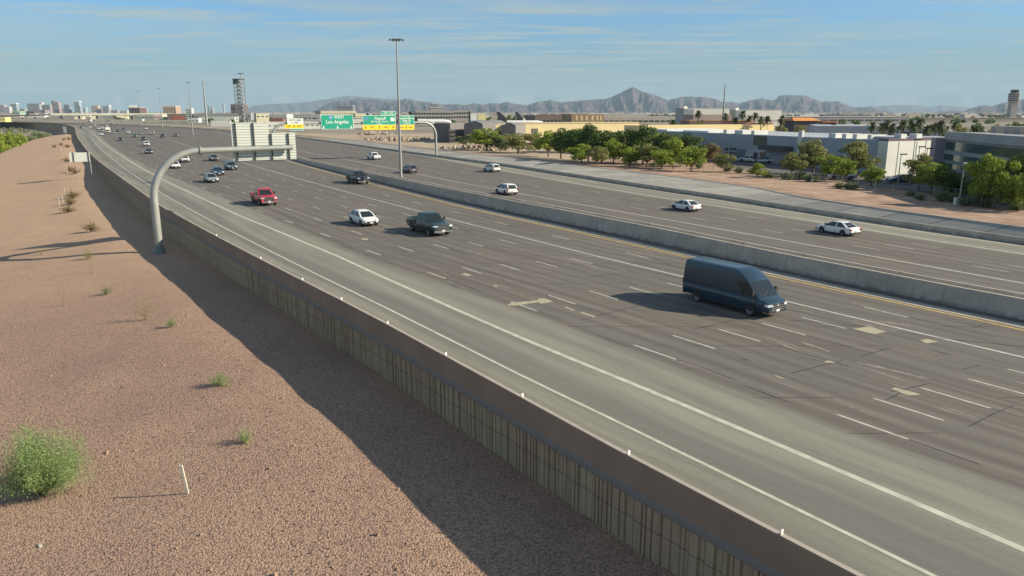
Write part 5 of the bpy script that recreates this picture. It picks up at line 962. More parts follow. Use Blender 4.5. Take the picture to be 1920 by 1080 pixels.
# ---- airliners
def airliner():
    t = thing('airliner', 'x', 'aeroplane'); Wm = mat('airliner_white', (.70, .71, .68), .35); Dm = mat('airliner_tail', (.035, .035, .045), .4)
    mb = MB(); xs = [(-17, .3, 1.2), (-14, 1.0, .7), (-9, 1.75, .25), (-3, 1.95, 0), (12, 1.95, 0), (15, 1.5, -.15), (16.6, .8, -.4), (17.3, .15, -.5)]; mb.loft([[(x, r * math.cos(a), 3.6 + dz + r * math.sin(a)) for a in [2 * math.pi * k / 14 for k in range(14)]] for x, r, dz in xs]); mb.obj('fuselage', Wm, t, 50)
    mb = MB(); mb.loft([[(x, r * 1.01 * math.cos(a), 3.6 + dz + r * 1.01 * math.sin(a)) for a in [2 * math.pi * k / 14 for k in range(14)]] for x, r, dz in [(-17.05, .3, 1.2), (-14, 1.0, .7), (-11, 1.5, .4)]]); mb.obj('tail_cone', Dm, t, 50)
    mb = MB(); mb.loft([[(x0, -w_, z), (x1, -w_, z), (x1, w_, z), (x0, w_, z)] for x0, x1, z, w_ in ((-16.6, -10.2, 4.9, .22), (-18.6, -16.2, 11.6, .1))]); mb.obj('tail_fin', Dm, t)
    for s in (-1, 1):
        mb = MB(); mb.add([(3, s * 1.5, 2.9), (-2.2, s * 1.5, 2.9), (-5.2, s * 16.5, 4.3), (-3.6, s * 16.5, 4.3), (3, s * 1.5, 3.3), (-2.2, s * 1.5, 3.2), (-5.2, s * 16.5, 4.42), (-3.6, s * 16.5, 4.42)], [(0, 1, 2, 3), (4, 7, 6, 5), (0, 3, 7, 4), (1, 5, 6, 2), (3, 2, 6, 7)]); mb.obj('wing', mat('wing_grey', (.42, .43, .43), .4), t)
        mb = MB(); mb.add([(-13, s * .6, 4.6), (-16, s * .6, 4.6), (-17.6, s * 6, 5.0), (-16.4, s * 6, 5.0), (-13, s * .6, 4.75), (-16, s * .6, 4.75), (-17.6, s * 6, 5.1), (-16.4, s * 6, 5.1)], [(0, 1, 2, 3), (4, 7, 6, 5), (0, 3, 7, 4), (1, 5, 6, 2), (3, 2, 6, 7)]); mb.obj('tailplane', Dm, t)
        mb = MB(); mb.tube([(3.2, s * 5.3, 2.0), (-1, s * 5.3, 2.2)], [1.0, .7], 12); mb.obj('engine', Wm, t, 50)
    for x, y in ((12, 0), (-.5, 2.6), (-.5, -2.6)): mb = MB(); mb.tube([(x, y, 0), (x, y, 2.6)], .35, 6); mb.obj('landing_gear', M_DARK, t)
    return t
AL = airliner()
for i, (x, Y, rz, l, sc) in enumerate([(808, 640, 6, 'white airliner with a dark tail behind the right end of the sign bridge', 1.0), (978, 560, 8, 'white airliner with a dark tail right of the billboard', 1.0), (1003, 700, 10, 'white airliner mostly hidden behind the brown brick hall', 1.0), (716, 820, 8, 'white airliner with a dark tail behind the Flagstaff sign', .9), (782, 800, 8, 'smaller looking airliner with a dark tail just right of the tall light mast', .8)]):
    p = aty((x, 228), Y); lo_ = (float(p[0]), Y, .9)
    if i == 0: AL.location = lo_; AL.rotation_euler = (0, 0, R(rz)); AL['label'] = l; AL['group'] = 'parked airliners'
    else: dup(AL, lo_, R(rz), sc, l, 'parked airliners')
# ---- parking lot lamps
for i, (bx, by, ty, l) in enumerate([(1798, 383, 307, 'parking lot lamp post between the bright trees in front of the office'), (1706, 345, 262, 'lamp post in front of the middle of the white panel wall'), (1683, 347, 290, 'shorter lamp post left of the middle of the white panel wall'), (1716, 345, 276, 'lamp post with a curved head at the white panel wall'), (1731, 343, 279, 'rightmost lamp post in front of the white panel wall')]):
    p = at((bx, by), .93); h = float(aty((bx, ty), p[1])[2]) - .93
    t = thing('lamp_post', l, 'lamp post', tuple(p), 0, 'parking lot lamp posts'); mb = MB(); mb.tube([(0, 0, 0), (0, 0, h)], [.10, .06], 8); mb.obj('pole', M_GALV, t, 40); mb = MB(); mb.box(-.1, .9, -.2, .2, h - .02, h + .16); mb.obj('lamp_head', M_ALU if i == 0 else M_DARK, t)
# ---- wire fence along the gravel strip
fpx = [(1130, 302), (1190, 309), (1300, 318), (1420, 331), (1550, 346), (1640, 359), (1750, 373), (1830, 383), (1960, 401)]
FP = [Vector(at(q, .95)[:2]) for q in fpx]; FE = thing('wire_fence', 'thin galvanized wire fence along the gravel strip and the parking lot', 'fence', (FP[4].x, FP[4].y, .9)); fo = Vector((FP[4].x, FP[4].y)); posts = []
for a, b in zip(FP[:-1], FP[1:]):
    n = max(1, int((b - a).length / 3.0))
    for k in range(n): posts.append(a.lerp(b, k / n))
pm = MB(); pm.tube([(0, 0, 0), (0, 0, 1.75)], .035, 6); pmesh = pm.mesh('post', M_GALV)
for p in posts: o = link('post', pmesh, FE); o.location = (p.x - fo.x, p.y - fo.y, 0)
mb = MB()
for a, b in zip(posts[:-1], posts[1:]):
    for z in (.15, .6, 1.1, 1.7): mb.tube([(a.x - fo.x, a.y - fo.y, z), (b.x - fo.x, b.y - fo.y, z)], .012, 4, cap=False)
mb.obj('wire', M_GALV, FE)
# white cabinets by the fence
for i, (x, y, l) in enumerate([(1236, 309, 'white utility cabinet by the fence, left of a pair'), (1255, 306, 'white utility cabinet by the fence, right of a pair'), (1794, 384, 'small cream utility cabinet at the fence corner')]):
    p = at((x, y), .95); t = thing('utility_cabinet', l, 'cabinet', tuple(p), 0, 'utility cabinets by the fence'); mb = MB(); mb.box(-.35, .35, -.25, .25, 0, 1.3 if i < 2 else .9); mb.obj('body', bmat('cab', (.66, .66, .58)), t); mb = MB(); mb.box(-.3, .3, -.275, -.253, .1, .9 if i > 1 else 1.2); mb.obj('door', bmat('cabd', (.58, .58, .5)), t)
# ---- stakes in the gravel
M_WOOD = mat('pale_wood', (.62, .56, .44), .8, 0, .15, 6)
for i, (x, y, ty, w_, l) in enumerate([(352, 925, 870, .06, 'pale wooden stake leaning in the near gravel with a long shadow'), (122, 366, 349, .06, 'pale stake, uppermost right of the three below the small sign'), (118, 381, 364, .06, 'pale stake, middle one of the three below the small sign'), (112, 390, 371, .06, 'pale stake, lowest of the three below the small sign'), (126, 326, 311, .07, 'pale stake beside a small bush left of the small sign'), (116, 289, 275, .08, 'pale stake high up the gravel strip'), (109, 270, 262, .09, 'furthest pale stake near the top of the gravel strip')]):
    p = gpt((x, y)); z = float(p[2]); top = aty((x, ty), p[1]); h = float(top[2]) - z; ln = -.12 if i == 0 else .03 * (-1) ** i
    o = MB().loft([[(-w_ + ln * k * h, -w_ / 2, k * h - .05), (w_ + ln * k * h, -w_ / 2, k * h - .05), (w_ + ln * k * h, w_ / 2, k * h - .05), (-w_ + ln * k * h, w_ / 2, k * h - .05)] for k in (0, 1)]).obj('wooden_stake', M_WOOD); o.location = tuple(p); prop(o, l, 'stake', 'stakes in the gravel')
p = gpt((148, 347)); o = MB().tube([(0, 0, -.1), (0, 0, 37 * (p[1] + 3) / 1400)], .07, 6).obj('thin_pole', M_GALVD); o.location = tuple(p); prop(o, 'thin bare pole in the gravel below the small sign', 'pole')
for i, (x, y, l, c) in enumerate([(75, 1024, 'scrap of white litter on the gravel at the bottom left', (.62, .58, .50)), (392, 1038, 'flat tan stone slab on the gravel at the bottom', (.40, .32, .22)), (540, 661, 'white scrap of litter on the shaded gravel', (.5, .5, .48)), (522, 617, 'white scrap of litter further up the shaded gravel', (.5, .5, .48)), (686, 732, 'tiny white scrap in the shade near the wall', (.5, .5, .48))]):
    p = gpt((x, y)) + np.array([0, 0, .02]); s = [.11, .2, .08, .08, .05][i]; r = random.Random(i); n = 7
    o = MB().loft([[(s * q * math.cos(a) * (1.5 if i != 1 else 1), s * q * math.sin(a) * .7, zq) for a in [2 * math.pi * k / n + .3 * r.random() for k in range(n)]] for q, zq in ((1, -.02), (1, .02), (.6, .035))]).obj('litter_scrap' if i != 1 else 'stone_slab', mat('scrap%d' % i, tuple(k * .7 for k in c), .9)); o.location = tuple(p); o.rotation_euler = (0, 0, r.random() * 3); prop(o, l, 'litter' if i != 1 else 'stone')
# ================================================================ PLANTS
def leafmat(name, a, b, tr=0.25):
    m = bpy.data.materials.new(name); m.use_nodes = True; t = m.node_tree; L = t.links.new; pb = t.nodes['Principled BSDF']; pb.inputs['Roughness'].default_value = .7; pb.inputs['Specular IOR Level'].default_value = .2
    g = t.nodes.new('ShaderNodeNewGeometry'); n = t.nodes.new('ShaderNodeMix'); n.data_type = 'RGBA'; n.inputs[6].default_value = (*a, 1); n.inputs[7].default_value = (*b, 1)
    tcn = t.nodes.new('ShaderNodeTexCoord'); no = t.nodes.new('ShaderNodeTexNoise'); no.inputs['Scale'].default_value = .9; L(tcn.outputs['Object'], no.inputs['Vector'])
    ad = t.nodes.new('ShaderNodeMath'); ad.operation = 'ADD'; L(g.outputs['Random Per Island'], ad.inputs[0]); L(no.outputs[0], ad.inputs[1]); mr = t.nodes.new('ShaderNodeMapRange'); mr.inputs[1].default_value = .4; mr.inputs[2].default_value = 1.5; L(ad.outputs[0], mr.inputs[0]); L(mr.outputs[0], n.inputs[0]); L(n.outputs[2], pb.inputs['Base Color'])
    tl = t.nodes.new('ShaderNodeBsdfTranslucent'); L(n.outputs[2], tl.inputs[0]); ms = t.nodes.new('ShaderNodeMixShader'); ms.inputs[0].default_value = tr; L(pb.outputs[0], ms.inputs[1]); L(tl.outputs[0], ms.inputs[2]); L(ms.outputs[0], t.nodes['Material Output'].inputs[0]); return m
LM = dict(dark=leafmat('leaf_dark', (.055, .095, .028), (.13, .19, .05)), bright=leafmat('leaf_bright', (.15, .22, .03), (.32, .38, .06)), olive=leafmat('leaf_olive', (.16, .18, .055), (.31, .31, .11)), grey=leafmat('leaf_greygreen', (.12, .16, .07), (.24, .28, .13)), brown=leafmat('leaf_brown', (.17, .12, .06), (.28, .22, .11)), bush=leafmat('bush_green', (.19, .28, .10), (.34, .44, .18), .35))
M_BARK = mat('bark', (.16, .12, .085), .95, 0, .25, 3)
def leaves(centers, radii, n_each, size, rnd, squash=.75):
    V = []; F = []; k = 0
    for c, r in zip(centers, radii):
        m = int(n_each * max(.3, r * r))
        d = rnd.normal(size=(m, 3)); d /= np.linalg.norm(d, axis=1)[:, None]; rr = r * rnd.uniform(.35, 1.0, m) ** .5; P = np.array(c) + d * rr[:, None] * np.array([1, 1, squash])
        nr = d * .7 + rnd.normal(size=(m, 3)) * .55; nr /= np.linalg.norm(nr, axis=1)[:, None]; a = np.cross(nr, rnd.normal(size=(m, 3))); a /= np.linalg.norm(a, axis=1)[:, None] + 1e-9; b = np.cross(nr, a); s = size * rnd.uniform(.6, 1.3, m)[:, None]
        q = np.stack([P - a * s, P - b * s * .6, P + a * s, P + b * s * .6], 1).reshape(-1, 3); V.append(q); F += [(k + 4 * i, k + 4 * i + 1, k + 4 * i + 2, k + 4 * i + 3) for i in range(m)]; k += 4 * m
    return np.concatenate(V), F
def lmesh(name, V, F, m): me = bpy.data.meshes.new(name); me.from_pydata(V.tolist(), [], F); me.materials.append(m); me.update(); return me
TP = {}
def tree_proto(kind, seed):
    """unit tree about 6 m tall and 6 m wide"""
    rnd = np.random.default_rng(seed); r = random.Random(seed); t = thing('tree', 'x', 'tree'); H = 6.0; nc = r.randint(20, 25); cs = []; rs = []
    for i in range(nc):
        a = r.uniform(0, 6.28); rad = r.uniform(.2, 2.2); z = H * r.uniform(.24, .86) - (rad / 2.6) ** 2 * .5; cs.append((rad * math.cos(a), rad * math.sin(a), z)); rs.append(r.uniform(.65, 1.15) * (1.1 if rad < 1 else .9))
    cs.append((0, 0, H * .85)); rs.append(.9)
    V, F = leaves(cs, rs, 170, .17, rnd); cr = link('crown', lmesh('crown', V, F, LM[kind]), t); cr.material_slots[0].link = 'OBJECT'; cr.material_slots[0].material = LM[kind]
    mb = MB(); fork = Vector((0, 0, 1.2)); mb.tube([(0, 0, -.2), (.05, 0, .7), fork], [.17, .13, .11], 7)
    for c in cs[::2]: c = Vector(c); mid = fork.lerp(c, .5) + Vector((0, 0, .25)); mb.tube([fork - Vector((0, 0, .1)), mid, c], [.09, .055, .02], 5)
    mb.obj('trunk', M_BARK, t, 50); return t
def tree(px, base, top, width, kind, label, z=.95, group='trees beyond the far shoulder', seed=None):
    P = at((px, base), z); D = P[1] * CP + (CAMH - z) * SP; h = (base - top) / FPX * D * 1.02; w = width / FPX * D; sd = (seed if seed is not None else random.randrange(4))
    if sd not in TP: TP[sd] = tree_proto('dark', 100 + sd); t = TP[sd]; t.location = tuple(P)
    else: t = dup(TP[sd], tuple(P))
    t.rotation_euler = (0, 0, random.uniform(0, 6.28)); t.scale = (w / 4.2, w / 4.2, h / 5.5); prop(t, label, 'tree', group)
    for ch in t.children:
        if ch.name.startswith('crown'): ch.material_slots[0].material = LM[kind]
    return t
TL = [
 (880, 277, 253, 40, 'grey', 'low grey green mesquite at the left end of the tree row'),
 (912, 283, 243, 55, 'bright', 'light yellow green mesquite in front of the grey gabled wing'),
 (938, 283, 255, 40, 'grey', 'grey green bushy tree right of the light mesquite'),
 (972, 287, 252, 62, 'olive', 'wide olive mesquite below the grey roller door'),
 (1003, 286, 256, 36, 'brown', 'brownish small tree where the dark grove begins'),
 (1028, 294, 248, 46, 'bright', 'first bright tree of the dense grove, left end'),
 (1052, 298, 244, 50, 'dark', 'dark tree second from the left in the dense grove'),
 (1078, 301, 246, 54, 'dark', 'dark tree third from the left in the dense grove'),
 (1103, 303, 236, 44, 'dark', 'tallest pointed dark tree of the dense grove'),
 (1128, 305, 248, 52, 'dark', 'dark tree right of the pointed one'),
 (1150, 308, 262, 44, 'bright', 'lower bright tree in front of the dark ones in the grove'),
 (1180, 305, 246, 54, 'dark', 'rounded dark tree in the middle of the dense grove'),
 (1205, 308, 239, 50, 'dark', 'high dark tree in front of the pale yellow wall corner'),
 (1213, 314, 272, 46, 'olive', 'olive low tree in front of the high dark tree'),
 (1243, 308, 252, 56, 'dark', 'dark tree against the left part of the blue grey wall'),
 (1262, 316, 262, 40, 'bright', 'bright tree below the green wall sign'),
 (1288, 312, 256, 54, 'dark', 'broad dark tree at the right end of the dense grove'),
 (1296, 322, 276, 52, 'bright', 'feathery light tree right of the white cabinets'),
 (1331, 306, 270, 38, 'brown', 'tree with brownish flowers beside the small square windows'),
 (1358, 322, 290, 36, 'olive', 'thin olive tree below the small square windows'),
 (1419, 334, 307, 30, 'bright', 'small bright tree on the gravel edge in front of the entrance'),
 (1484, 331, 288, 42, 'olive', 'sparse olive palo verde at the left of the lot'),
 (1524, 326, 265, 62, 'olive', 'rounded olive tree in front of the white fin'),
 (1556, 336, 294, 40, 'bright', 'bright small tree left of the parked silver car'),
 (1602, 332, 268, 66, 'olive', 'large olive tree at the right part of the blue grey wall'),
 (1585, 340, 300, 34, 'bright', 'bright small tree right in front of the large olive tree'),
 (1633, 350, 313, 46, 'bright', 'bright spreading tree on the kerbed island'),
 (1664, 322, 290, 38, 'olive', 'olive tree at the left foot of the white panel wall'),
 (1722, 357, 292, 50, 'olive', 'tall olive tree in front of the purple pier'),
 (1744, 364, 308, 56, 'bright', 'bright tree overlapping the tall olive tree'),
 (1776, 366, 320, 46, 'dark', 'dark rounded tree left of the parking lot lamp post'),
 (1815, 372, 338, 40, 'dark', 'dark low tree behind the lamp post base'),
 (1838, 388, 294, 52, 'bright', 'high bright tree in front of the office windows, left of three'),
 (1862, 391, 302, 56, 'bright', 'bright tree in front of the office, middle of three'),
 (1842, 384, 332, 46, 'bright', 'shorter bright tree with a visible trunk between lamp post and island'),
 (1894, 393, 340, 44, 'bright', 'short bright tree with a clear trunk near the right edge'),
 (1912, 380, 292, 52, 'bright', 'high bright tree at the right edge, right of three'),
 (1889, 385, 318, 40, 'dark', 'dark tree between the bright ones at the right edge'),
 (1042, 284, 250, 46, 'dark', 'dark tree in the second row behind the left end of the grove'),
 (1092, 286, 244, 50, 'bright', 'bright tree in the second row behind the pointed dark tree'),
 (1140, 288, 248, 52, 'dark', 'dark tree in the second row left of the rounded dark tree'),
 (1165, 289, 250, 46, 'olive', 'olive tree in the second row behind the rounded dark tree'),
 (1225, 292, 250, 50, 'bright', 'bright tree in the second row right of the high dark tree'),
 (1265, 296, 254, 46, 'dark', 'dark tree in the second row before the blue grey wall'),
 (1090, 308, 272, 44, 'bright', 'low bright tree in the front row below the pointed dark tree'),
 (1120, 311, 276, 40, 'olive', 'low olive tree in the front row of the grove'),
 (1180, 314, 278, 44, 'bright', 'low bright tree in the front row, middle of the grove'),
 (1240, 318, 282, 46, 'bright', 'low bright tree in the front row near the white cabinets'),
 (1320, 300, 272, 34, 'dark', 'dark tree filling in behind the brownish flowered tree'),
 (1925, 398, 320, 56, 'bright', 'bright tree half cut by the right photo edge'),
 (1760, 352, 306, 40, 'dark', 'dark tree behind the tall olive tree at the pier'),
 (1876, 376, 306, 44, 'dark', 'dark tree behind the three bright trees by the office'),
]
for i, (px, b, tp_, w, k, l) in enumerate(TL): tree(px, b, tp_, w, k, l, seed=i % 4)
# skyline trees on the right
for i, (px, b, tp_, w, k, Y) in enumerate([(1800, 0, 231, 30, 'olive', 240), (1835, 0, 230, 34, 'dark', 250), (1870, 0, 232, 30, 'olive', 245), (1905, 0, 228, 40, 'dark', 240), (1640, 0, 238, 24, 'dark', 260), (1770, 0, 232, 22, 'dark', 255), (1313, 0, 226, 26, 'olive', 300), (1268, 0, 229, 24, 'grey', 300), (1466, 0, 234, 30, 'olive', 275), (1500, 0, 234, 26, 'olive', 300), (1213, 0, 234, 18, 'grey', 300)]):
    q = aty((px, tp_), Y); D = Y * CP; t = dup(TP[i % 4], (float(q[0]), Y, .9), random.random() * 6, ((w / FPX * D) / 5.6, (w / FPX * D) / 5.6, float(q[2] - .9) / 5.7), 'distant %s tree showing above the roofs, %s' % ({'olive': 'olive', 'dark': 'dark green', 'grey': 'grey green'}[k], ['left of the control tower, first', 'left of the control tower, second', 'left of the control tower, third', 'below the control tower', 'left of the palm cluster', 'right of the palm cluster', 'left of the tall slim pole', 'beside the left hangar corner', 'between the hangar and the orange canopy', 'at the orange canopy', 'above the pale yellow wall corner'][i]), 'trees above the roofs')
    for ch in t.children:
        if ch.name.startswith('crown'): ch.material_slots[0].material = LM[k]
# ---- palms
M_PALM = leafmat('palm_frond', (.055, .075, .03), (.13, .14, .06), .15)
def palm():
    r = random.Random(5); t = thing('palm_tree', 'x', 'palm tree'); mb = MB(); mb.tube([(0, 0, 0), (.1, 0, 5), (0, .05, 10)], [.26, .19, .17], 8); mb.tube([(0, .05, 8.6), (0, .05, 10)], [.28, .42], 8); mb.obj('trunk', M_BARK, t, 50)
    V = []; F = []
    for i in range(46):
        a = r.uniform(0, 6.28); el = r.uniform(-.9, 1.25); L_ = r.uniform(1.7, 2.5); d = Vector((math.cos(a) * math.cos(el), math.sin(a) * math.cos(el), math.sin(el))); s = Vector((-math.sin(a), math.cos(a), 0)); p = Vector((0, .05, 10)); pr = None
        for k in range(6):
            f = k / 5; q = p + d * L_ * f + Vector((0, 0, -1.0 * f * f)); w = .30 * math.sin(math.pi * min(1, f * .9 + .12)); b = len(V); V += [tuple(q - s * w - Vector((0, 0, w * .5))), tuple(q), tuple(q + s * w - Vector((0, 0, w * .5)))]
            if k: F += [(b - 3, b - 2, b + 1, b), (b - 2, b - 1, b + 2, b + 1)]
    me = bpy.data.meshes.new('fronds'); me.from_pydata(V, [], F); me.materials.append(M_PALM); link('fronds', me, t); return t
PT_ = palm()
PL = [(1309, 211, 310), (1361, 216, 300), (1381, 223, 290), (1393, 212, 295), (1405, 220, 300), (1416, 215, 290), (1428, 222, 280), (1440, 221, 285), (1466, 221, 270), (1261, 227, 300), (1636, 233, 190), (1654, 235, 200), (1663, 234, 195), (1674, 236, 190), (1691, 232, 185), (1708, 230, 190), (1716, 236, 180), (1725, 228, 190), (1738, 240, 180), (1745, 238, 190), (1755, 235, 185), (1766, 232, 150), (1563, 236, 230), (1790, 233, 260)]
pw = ['left hangar, standing alone', 'tall slim pole, just right of it', 'right hangar corner, first in the row', 'right hangar corner, tallest in the row', 'right hangar, third in the row', 'right hangar, fourth in the row', 'right hangar, fifth in the row', 'right hangar, sixth in the row', 'right hangar, last in the row', 'pale yellow wall, leftmost of all palms', 'dark lettering, leftmost of the dense cluster', 'dark lettering, second of the dense cluster', 'dark lettering, third of the dense cluster', 'dark lettering, low one before the letters', 'dark lettering, over the first letters', 'white roof unit, left of it', 'white roof unit, directly behind it', 'white panel wall, tallest of the dense cluster', 'white panel wall, short one', 'white panel wall, behind the short one', 'purple pier, left of it', 'purple pier, directly in front of it', 'orange canopy, right of it', 'office roof, behind it']
for i, (px, y, Y) in enumerate(PL):
    q = aty((px, y), Y); s = float(q[2] - .9) / 10.2; l = 'palm tree by the ' + pw[i]
    if i == 0: PT_.location = (float(q[0]), Y, .9); PT_.scale = (1, 1, s); PT_['label'] = l; PT_['group'] = 'palm trees above the roofs'
    else: dup(PT_, (float(q[0]), Y, .9), i * 1.3, (min(1.0, Y / 270 + .1),) * 2 + (s,), l, 'palm trees above the roofs')
# ---- shrubs (feathery desert bushes built of many thin stems and small leaflets)
def shrub_mesh(seed, stems=60, leaf=22, size=.045, h=1.0, spread=.8, stemr=.006, mats_=('bush',), upright=.5):
    r = random.Random(seed); mb = MB()
    for i in range(stems):
        a = r.uniform(0, 6.28); lob = 1 + .28 * math.sin(2 * a + seed) + .18 * math.sin(5 * a + seed * 2); out = spread * r.random() ** .6 * lob; hh = h * r.uniform(.40, 1.08) * (1 - .30 * min(1.2, out / spread) ** 2) * (1 + .15 * math.sin(3 * a)); tip = Vector((math.cos(a) * out, math.sin(a) * out, hh)); b0 = Vector((r.uniform(-.05, .05), r.uniform(-.05, .05), -.03)); mid = b0.lerp(tip, .5) + Vector((0, 0, hh * .12 * upright)) * 1.0
        pts = [b0, mid, tip]; u = (tip - b0).cross(Vector((0, 0, 1))).normalized()
        vs = []
        for k, p in enumerate(pts): w = stemr * (1 - .35 * k); vs += [p - u * w, p + u * w]
        mb.add(vs, [(0, 1, 3, 2), (2, 3, 5, 4)], 1)
        for j in range(leaf):
            f = r.uniform(.3, 1.05); p = (b0.lerp(mid, f * 2) if f < .5 else mid.lerp(tip, f * 2 - 1)) + Vector([r.gauss(0, .055 * h) for _ in range(3)]); d = Vector([r.gauss(0, 1) for _ in range(3)]).normalized(); e = d.cross(Vector([r.gauss(0, 1) for _ in range(3)])).normalized(); s = size * r.uniform(.5, 1.4)
            mb.add([p - d * s, p + e * s * .2, p + d * s, p - e * s * .2], [(0, 1, 2, 3)], 0)
    return mb
M_TWIG = mat('dry_twig', (.22, .17, .11), .9)
def shrub(px, label, hpx, wpx, kind='bush', seed=1, stems=60, leaf=22, size=.05, name='desert_shrub', group='desert shrubs in the gravel', shared=None):
    P = gpt(px); D = P[1] * CP + (CAMH - P[2]) * SP; h = hpx / FPX * D; w = wpx / FPX * D
    me = shared or shrub_mesh(seed, stems, leaf, size, h, w / 2).mesh('shrub', [LM[kind], M_TWIG], fix=False)
    o = link(name, me); o.location = tuple(P); prop(o, label, 'shrub', group); return o
shrub((82, 926), 'large feathery light green bush at the lower left', 124, 150, 'bush', 1, 420, 75, .06)
shrub((412, 724), 'small round green shrub with a dark shadow in the middle of the gravel', 26, 44, 'bush', 2, 70, 30, .04)
shrub((461, 830), 'small spiky green shrub near the shadow edge', 28, 40, 'bush', 3, 45, 26, .04)
shrub((322, 612), 'tiny green shrub right of the bare sapling', 14, 24, 'bush', 4, 40, 22, .045)
shrub((199, 552), 'tiny green shrub left of the bare sapling', 16, 26, 'grey', 5, 36, 20, .05)
shrub((166, 486), 'small olive shrub below the gantry shadow', 18, 26, 'olive', 6, 36, 20, .06)
shrub((228, 728), 'tiny yellowish seedling in the middle of the gravel', 12, 14, 'olive', 7, 12, 8, .03)
shrub((273, 600), 'thin olive sapling with a bare lower stem', 42, 44, 'olive', 8, 26, 26, .05, 'sapling')
shrub((119, 574), 'thin dry leafless sapling further left', 46, 36, 'brown', 9, 22, 7, .04, 'sapling')
shrub((77, 478), 'faint dry sapling left of the gantry shadow', 20, 24, 'olive', 10, 20, 10, .05, 'sapling')
shrub((172, 512), 'faint dry sapling between the two shadow streaks', 30, 26, 'brown', 11, 18, 6, .05, 'sapling')
sm = shrub_mesh(20, 60, 16, .11, 1.1, 1.0).mesh('far_shrub', [LM['brown'], M_TWIG], fix=False)
for x, y, l in [(172, 434, 'brownish shrub with a long shadow above the gantry shadow'), (129, 399, 'brownish shrub below the three stakes'), (133, 384, 'brown shrub right of the lowest stake'), (137, 372, 'dark brown shrub right of the middle stake'), (143, 326, 'dark shrub, right one of the pair left of the small sign post'), (134, 322, 'dark shrub, left one of the pair left of the small sign post'), (126, 304, 'round brown shrub left of the small sign panel'), (102, 277, 'brown shrub alone near the embankment edge'), (115, 273, 'brown shrub at the upper stake'), (127, 277, 'brown shrub right of the upper stake'), (120, 263, 'brown shrub near the top of the gravel, left one'), (129, 262, 'brown shrub near the top of the gravel, right one')]:
    o = shrub((x, y), l, 1, 1, name='dry_shrub', group='dry shrubs up the gravel strip', shared=sm); o.scale = (1.0 + .3 * random.random(),) * 3; o.rotation_euler = (0, 0, random.random() * 6)
# litter pebbles catching light in the gravel close to the camera
mb = MB(); r = random.Random(3)
for _ in range(5200):
    Y = 15 + 45 * r.random() ** 1.6; w = cx('W', Y); d = r.uniform(.3, 31); x = w - d; s = r.uniform(.02, .055) * (1 if r.random() < .97 else 2); z = terr(x, Y) + .07 * min(1, d / 2.4) * hn(x, Y) * 0.9; a = r.random() * 6
    vs = [(x + s * math.cos(a + k * 1.57), Y + s * math.sin(a + k * 1.57), z - .03) for k in range(4)] + [(x + s * .5 * math.cos(a + k * 1.57 + .4), Y + s * .5 * math.sin(a + k * 1.57 + .4), z + s * .8) for k in range(4)]
    mb.add(vs, [(k, (k + 1) % 4, 4 + (k + 1) % 4, 4 + k) for k in range(4)] + [(4, 5, 6, 7)], 0 if r.random() < .5 else 1)
prop(mb.obj('loose_stones', [mat('stone_a', (.36, .25, .18), 1), mat('stone_b', (.22, .15, .12), 1)], fix=False), 'loose stones scattered over the gravel slope', 'stones', kind='stuff')
# ---- shrubs by the fence and lot, shared mesh
hs = shrub_mesh(30, 80, 20, .14, 1.1, .9).mesh('hedge_shrub', [LM['grey'], M_TWIG], fix=False)
words = ['first from the left', 'second from the left', 'third from the left', 'fourth from the left', 'fifth from the left', 'sixth from the left', 'seventh from the left', 'eighth from the left', 'ninth from the left', 'tenth from the left', 'below the silver parked car', 'right of the silver parked car', 'left of the kerbed island', 'right of the kerbed island', 'at the wide tree shadow', 'left of the lamp post', 'at the lamp post base', 'right of the small cream cabinet', 'between two bright trees', 'under the short bright tree', 'at the right edge']
for i, (x, y) in enumerate([(1310, 316), (1365, 322), (1385, 325), (1437, 333), (1445, 334), (1470, 335), (1482, 337), (1500, 336), (1515, 340), (1530, 341), (1572, 354), (1590, 355), (1600, 356), (1708, 370), (1725, 376), (1765, 377), (1785, 379), (1810, 386), (1835, 387), (1850, 389), (1905, 396)]):
    p = at((x, y), .92); o = link('low_shrub', hs); o.location = tuple(p); o.scale = (random.uniform(.8, 1.4),) * 3; o.rotation_euler = (0, 0, i); prop(o, 'low grey green shrub along the parking lot fence, ' + words[i], 'shrub', 'shrubs along the parking lot fence')
# ---- river-bed scrub left of the embankment: distinct trees near, mass far
for i, (x, y, tp_, w, l) in enumerate([(6, 303, 252, 30, 'bright green tree at the left photo edge below the embankment'), (24, 298, 250, 32, 'bright green tree just right of the one at the photo edge'), (40, 290, 252, 28, 'green tree at the right end of the clump below the embankment'), (-12, 310, 255, 36, 'green tree cut by the left photo edge'), (60, 276, 256, 20, 'small grey green tree right of the bright clump'), (84, 266, 250, 20, 'small grey green tree beside the dark embankment shadow')]):
    tree(x, y, tp_, w, 'bright' if i < 4 else 'grey', l, -7.8, 'trees below the embankment', i % 4)
rnd = np.random.default_rng(11); cs = []; rs = []
for _ in range(520):
    Y = rnd.uniform(480, 1350); x = cx('W', min(Y, 1150)) - 25 - (Y > 1150) * (Y - 1150) * .5 - rnd.uniform(0, 1) ** 1.3 * 420; s = rnd.uniform(1.2, 3.2); zb = -7.6
    cs.append((x, Y, zb + s * .5)); rs.append(s)
V_, F_l = leaves(cs, rs, 16, .62, rnd, .6); o = link('scrub', lmesh('scrub', V_, F_l, LM['grey'])); prop(o, 'grey green scrub covering the dry river bed beyond the embankment', 'scrub', kind='stuff')
cs = []; rs = []
for _ in range(900):
    Y = rnd.uniform(700, 3200); px = rnd.uniform(380, 1960); x = (px - 960) / FPX * Y * CP
    if x < cx('RB', min(Y, 1150)) + 20 and Y < 1250: continue
    s = rnd.uniform(2, 4.6); cs.append((x, Y, .9 + s * .55)); rs.append(s)
